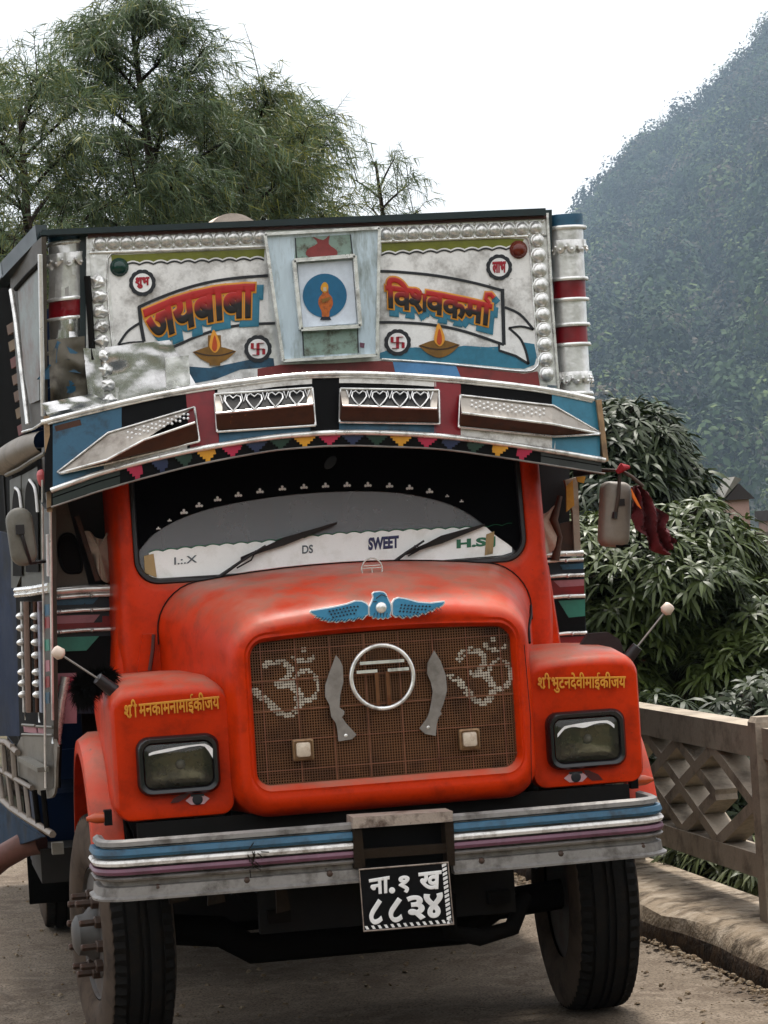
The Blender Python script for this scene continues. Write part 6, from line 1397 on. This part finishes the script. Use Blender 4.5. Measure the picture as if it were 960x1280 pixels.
def mango(base, h, lobes, seed, label, m, nros=500, lsz=.20, group='mango trees beyond the railing'):
    """round-headed tree: rosettes of long drooping leaves over lobes (centre, radius)"""
    g = np.random.default_rng(seed); t = empty('mango_tree', base, label=label, cat='tree', group=group); mb = MB(); B = Vector(base)
    top = Vector((0, 0, h*.45)); mb.tube([Vector((0, 0, 0)), top*.5+Vector((.1, 0, 0)), top], [.2, .16, .13], 8); obj('trunk', mb, M_bark, t, 60)
    mb = MB(); C = []
    BA = []; DR = []; SD = []; LN = []; WD = []
    tot = sum(r**2 for c, r in lobes)
    for c, r in lobes:
        c = Vector(c)-B; mb.tube([top, top.lerp(c, .5)+Vector((0, 0, .2)), c], [.1, .07, .04], 6)
        n = int(nros*r**2/tot)
        d = unit(g.normal(size=(n, 3))); d[:, 2] = np.abs(d[:, 2])*.95-.25*g.random(n)*3*.5; d = unit(d); rad = r*(.62+.42*g.random(n)**.6); ctr = np.array(c)+d*rad[:, None]*np.array([1, 1, .85])
        for k in range(0, n, 5): mb.tube([c, c.lerp(Vector(ctr[k]), .6)+Vector((0, 0, .06)), Vector(ctr[k])], [.025, .014, .006], 4)
        for k in range(n):
            nl = g.integers(8, 14); a = np.arange(nl)*2.4+g.uniform(0, 6); el = g.uniform(-.15, .9, nl)-.1
            ax = unit(d[k]*.7+np.array([0, 0, .6])); e1 = unit(np.cross(ax, [.3, 1, .2])); e2 = np.cross(ax, e1)
            rdir = np.cos(a)[:, None]*e1+np.sin(a)[:, None]*e2; dd = unit(rdir*np.cos(el)[:, None]+ax*np.sin(el)[:, None]); s = unit(np.cross(dd, ax)+.25*g.normal(size=(nl, 3)))
            BA.append(np.repeat(ctr[k][None], nl, 0)+dd*.015); DR.append(dd); SD.append(s); LN.append(g.uniform(.7, 1.15, nl)*lsz); WD.append(g.uniform(.8, 1.2, nl)*lsz*.20)
    obj('limb', mb, M_twig, t, 60); BA, DR, SD = map(np.vstack, (BA, DR, SD)); LN, WD = np.concatenate(LN), np.concatenate(WD)
    V, Q = strips(BA, DR, SD, LN, WD, .5, 3); lf = arr('leaves', V, Q, m, t, smooth=True); lf['kind'] = 'stuff'
    # inner leaves in a darker leaf colour paint shade into the opaque crown
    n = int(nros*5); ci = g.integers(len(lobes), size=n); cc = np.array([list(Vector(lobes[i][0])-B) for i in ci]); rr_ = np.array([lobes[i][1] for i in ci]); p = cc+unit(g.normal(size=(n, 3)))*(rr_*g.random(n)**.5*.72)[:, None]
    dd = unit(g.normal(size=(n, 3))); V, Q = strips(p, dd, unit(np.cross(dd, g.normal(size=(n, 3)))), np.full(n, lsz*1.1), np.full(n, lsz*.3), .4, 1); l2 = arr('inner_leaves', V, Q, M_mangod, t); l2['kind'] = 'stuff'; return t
def lb(px, py, Y, r): p = P(px, py, Y); return (tuple(p), r)
mango(tuple(P(870, 1000, 7.5)-Vector((0, 0, .6))), 2.6, [lb(800, 735, 7.0, .50), lb(860, 700, 7.4, .50), lb(925, 745, 7.6, .44), lb(780, 800, 7.0, .42), lb(850, 745, 6.8, .42), lb(930, 800, 7.0, .50), lb(985, 770, 7.8, .5), lb(905, 850, 6.6, .26), lb(960, 860, 6.6, .45), lb(735, 720, 7.4, .5), lb(762, 850, 7.0, .34), lb(810, 885, 6.6, .16), lb(1040, 800, 7.5, .7)], 3,
      'large glossy green mango tree just beyond the railing with long drooping leaves', M_mango, 1750, .145)
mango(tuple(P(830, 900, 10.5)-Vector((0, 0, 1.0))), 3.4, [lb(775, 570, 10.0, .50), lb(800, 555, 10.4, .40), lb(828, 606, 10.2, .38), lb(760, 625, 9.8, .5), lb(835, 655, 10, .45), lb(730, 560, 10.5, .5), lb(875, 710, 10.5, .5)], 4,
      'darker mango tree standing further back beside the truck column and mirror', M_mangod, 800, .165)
mango(tuple(P(905, 900, 12.5)-Vector((0, 0, 1.0))), 3.0, [lb(868, 680, 12.2, .36), lb(905, 725, 12.6, .36), lb(950, 722, 12.6, .36), lb(1000, 720, 12.5, .4), lb(850, 680, 12.5, .45), lb(930, 760, 12.0, .5)], 6,
      'lighter green mango tree behind the railing under the little gabled roof', M_mango, 800, .16)
# low plants below and through the railing
for i, (x, y, Y, r, lab) in enumerate(((905, 1075, 4.0, .22, 'bushy weeds growing at the foot of the railing beside the tall post'), (845, 1060, 4.6, .22, 'dark weeds behind the bottom rail beside the truck wheel'))):
    mango(tuple(P(x, y+30, Y)), .3, [lb(x, y, Y, r), lb(x+45, y+12, Y-.25, r*.9), lb(x-30, y-10, Y+.2, r)], 60+i, lab, M_dry if i == 0 else M_mangod, 110, .13, 'weeds at the foot of the railing')
    t = [o for o in bpy.data.objects if o.get('label') == lab][0]; t.name = 'weed_clump'; t['category'] = 'weeds'
mango(tuple(P(860, 1010, 5.4)-Vector((0, 0, .8))), .9, [lb(820, 930, 5.6, .35), lb(870, 950, 5.2, .35), lb(920, 960, 5.0, .35), lb(860, 1010, 5.0, .35), lb(930, 1030, 4.8, .3), lb(960, 900, 5.6, .4), lb(990, 980, 4.8, .4)], 71, 'dark shrub close behind the lattice bay, showing through its openings', M_mangod, 420, .14, 'shrubs behind the railing')
[o for o in bpy.data.objects if o.get('label', '').startswith('dark shrub close')][0].name = 'shrub'
for k, (x, y, Y) in enumerate(((933, 931, 4.6),)):
    mb = MB(); g2 = random.Random(4)
    for q in range(9):
        c = P(x+g2.gauss(0, 5), y+g2.gauss(0, 5), Y); mb.prism([c+Vector((g2.gauss(0, .02), g2.gauss(0, .01), g2.gauss(0, .02))) for _ in range(5)], (0, .004, 0))
    tag(obj('flower', mb, mat('crimson_petal', sr(170, 20, 56), .6)), 'crimson flower showing through the lattice beside the tall post', 'flower')

# ================================================================== BRICK WALL AND LITTLE HOUSES
def brickwall():
    c = P(850, 830, 12.0); t = empty('brick_wall', tuple(c+Vector((0, 0, -1.6))), label='rough red brick garden wall half hidden behind the mango leaves', cat='wall'); o = Vector(t.location)
    mb = MB(); mb.box(Vector((0, .06, 1.2)), (3.4, .16, 3.0)); obj('mortar', mb, mat('pale_mortar', sr(120, 110, 100), .9), t)
    bm_ = []
    for m in (mat('brick_red', sr(150, 88, 66), .85, grime=sr(96, 60, 48), gamt=.7, gscale=3, bump=.4), mat('brick_brown', sr(126, 84, 66), .85, grime=sr(90, 70, 60), gamt=.7, gscale=3, bump=.4)):
        mb = MB(); mb.box((0, 0, 0), (.215, .10, .062)); bm_.append(mesh_of('brick', mb.v, mb.f, m))
    for r in range(20):
        for k in range(15):
            b = link('brick', bm_[random.random() < .4], t); b.location = (-1.6+k*.226+(.113 if r % 2 else 0), -.04-random.uniform(0, .012), .95+r*.073)
brickwall()
def house(px, py, Y, w_, d_, hgt, roofh, label, wallc, flatroof=False):
    c = P(px, py, Y); t = empty('small_house', (c.x, Y, c.z-hgt), label=label, cat='house'); mb = MB(); mb.box((0, 0, hgt/2), (w_, d_, hgt)); obj('wall', mb, mat('house_plaster_'+('a' if flatroof else 'b'), wallc, .85, grime=sr(120, 100, 90), gamt=.6, gscale=2), t)
    mb = MB()
    if flatroof: mb.box((0, 0, hgt+.08), (w_*1.15, d_*1.15, .16))
    else:
        mb.prism([(-w_*.72, -d_*.7, hgt-.06), (w_*.72, -d_*.7, hgt-.06), (0, -d_*.7, hgt+roofh)], (0, d_*1.4, 0)); mb2 = MB(); mb2.prism([(-w_*.76, -d_*.66, hgt-.02), (-w_*.70, -d_*.66, hgt-.02), (.05, -d_*.66, hgt+roofh+.06), (-.05, -d_*.66, hgt+roofh+.1)], (0, d_*1.3, 0)); obj('roof_sheet', mb2, M_mirr, t)
    obj('roof', mb, mat('dark_roof_sheet', sr(54, 46, 44), .7), t)
    mb = MB(); mb.box((w_*.1, -d_/2-.01, hgt*.72), (w_*.22, .04, hgt*.2)); obj('window', mb, M_inside, t)
    mb = MB(); mb.box((w_*.1, -d_/2-.02, hgt*.61), (w_*.28, .06, .05)); obj('sill', mb, M_mirr, t)
house(917, 620, 26, .31, .4, 2.2, .17, 'tiny gabled house roof peeping over the mango crowns', sr(190, 160, 150)); house(978, 650, 28, .55, .6, 2.4, 0, 'low flat roofed house wall at the right edge above the leaves', sr(170, 146, 136), True)

# ================================================================== THE FORESTED MOUNTAIN
KM = 2.4; MD = 620.0*KM
def mountain():
    # the slope rises to the right; ridge line read off the picture at its own distance
    rid = [(-900, 700), (-200, 700), (300, 640), (560, 460), (690, 345), (727, 276), (760, 240), (790, 208), (830, 176), (870, 144), (905, 118), (935, 84), (960, 46), (1000, 0), (1050, -40), (1300, -60), (1700, -60), (2400, -60)]
    V = []; nx, ny = 160, 90
    def surf(u, v):
        px = -900+3300*u; top = P(px, interp(rid, px), MD+260*KM); foot = P(px, 720, MD-330*KM); foot.z = -6.5
        p = foot.lerp(top, v**.9); p.z = lerp(foot.z, top.z, v**1.05)
        nz_ = 9*math.sin(px*.021+v*7)+7*math.sin(px*.047-v*9)+4*math.sin(px*.013+v*23)+4*math.sin(px*.10+v*17)
        p.y += nz_*3.2*KM*(1-v)*min(1, v*5); p.x += nz_*.8*KM*(1-v); return p
    for j in range(ny+1):
        for i in range(nx+1): V.append(surf(i/nx, j/ny))
    for i in range(nx+1): p = V[ny*(nx+1)+i]; V.append(Vector((p.x, p.y+250*KM, -6.5)))
    mb = MB(); mb.add(V, [(j*(nx+1)+i, j*(nx+1)+i+1, (j+1)*(nx+1)+i+1, (j+1)*(nx+1)+i) for j in range(ny+1) for i in range(nx)])
    tag(obj('mountain', mb, noisemat('mountain_soil', [(.014, .022, .012), (.03, .03, .02)], [0, .02]), smooth=60), kind='structure')
    g = np.random.default_rng(5); NP = 240
    protos = []
    for s in range(8):      # crowns: small leaf clumps over a lumpy volume
        n = NP; d = unit(g.normal(size=(n, 3))); lob = unit(g.normal(size=(7, 3))); w_ = .75+.55*np.max(np.maximum(0, d@lob.T)**6, 1); p = d*(w_*g.uniform(.86, 1.0, n))[:, None]; p[:, 2] *= [.8, 1.0, 1.3, 1.6][s % 4]
        nn = unit(d+.28*g.normal(size=(n, 3))); a = unit(np.cross(nn, g.normal(size=(n, 3)))); b = np.cross(nn, a); sz = g.uniform(.06, .135, n)[:, None]
        protos.append(np.stack([p-a*sz, p+b*sz*.8, p+a*sz, p-b*sz*.8], 1))
    AL = []; MI = []
    def plant(u, v, sc):
        p = surf(u, v); pr = protos[g.integers(8)]; a = g.uniform(0, 6.28); R = np.array([[math.cos(a), -math.sin(a), 0], [math.sin(a), math.cos(a), 0], [0, 0, 1]]); sc *= KM
        q = (pr.reshape(-1, 3)@R.T)*sc + np.array([p.x, p.y, p.z+sc*.8]); AL.append(q.reshape(-1, 4, 3)); MI.append(np.full(NP, int(g.choice([0, 0, 0, 1, 1, 1, 2, 3]))))
    u0, u1 = (700+900)/3300, (990+900)/3300
    for k in range(1750): plant(g.uniform(u0, u1), g.uniform(0, 1)**.9, g.choice([1.6, 2.2, 3, 4.2, 5.4])*g.uniform(.8, 1.2))
    for k in range(110): plant(g.uniform(u0, u1), g.uniform(.985, 1.0), g.choice([1.2, 1.8, 2.6, 3.4])*g.uniform(.8, 1.2))
    for px_ in (741, 758, 779, 792, 806, 828, 846, 869, 884, 901, 918, 937, 951): plant((px_+900)/3300, .992, g.uniform(3.4, 5.2))
    for k in range(900): plant(g.uniform(.42, .63), g.uniform(0, 1), g.uniform(2.2, 5))
    A = np.concatenate(AL); Q = np.arange(len(A)*4).reshape(-1, 4); tag(arr('hillside_forest', A.reshape(-1, 3), Q, [M_hill, M_hill2, M_hill3, M_hill4], mi=np.concatenate(MI)), kind='stuff')
mountain()
# ------------------------------------------------------------------ haze: one closed box of even air
mb = MB(); mb.box((0, 1290, 265), (6400, 2960, 548)); hz = obj('haze', mb, None) if False else None
hm = bpy.data.materials.new('haze_air'); hm.use_nodes = True; N = hm.node_tree.nodes; N.remove(N['Principled BSDF']); pv = N.new('ShaderNodeVolumePrincipled')
pv.inputs['Color'].default_value = (.58, .76, .95, 1); pv.inputs['Density'].default_value = .00012; pv.inputs['Anisotropy'].default_value = .2
hm.node_tree.links.new(pv.outputs[0], [q for q in N if q.type == 'OUTPUT_MATERIAL'][0].inputs['Volume'])
hz = obj('haze', mb, hm); hz['kind'] = 'stuff'
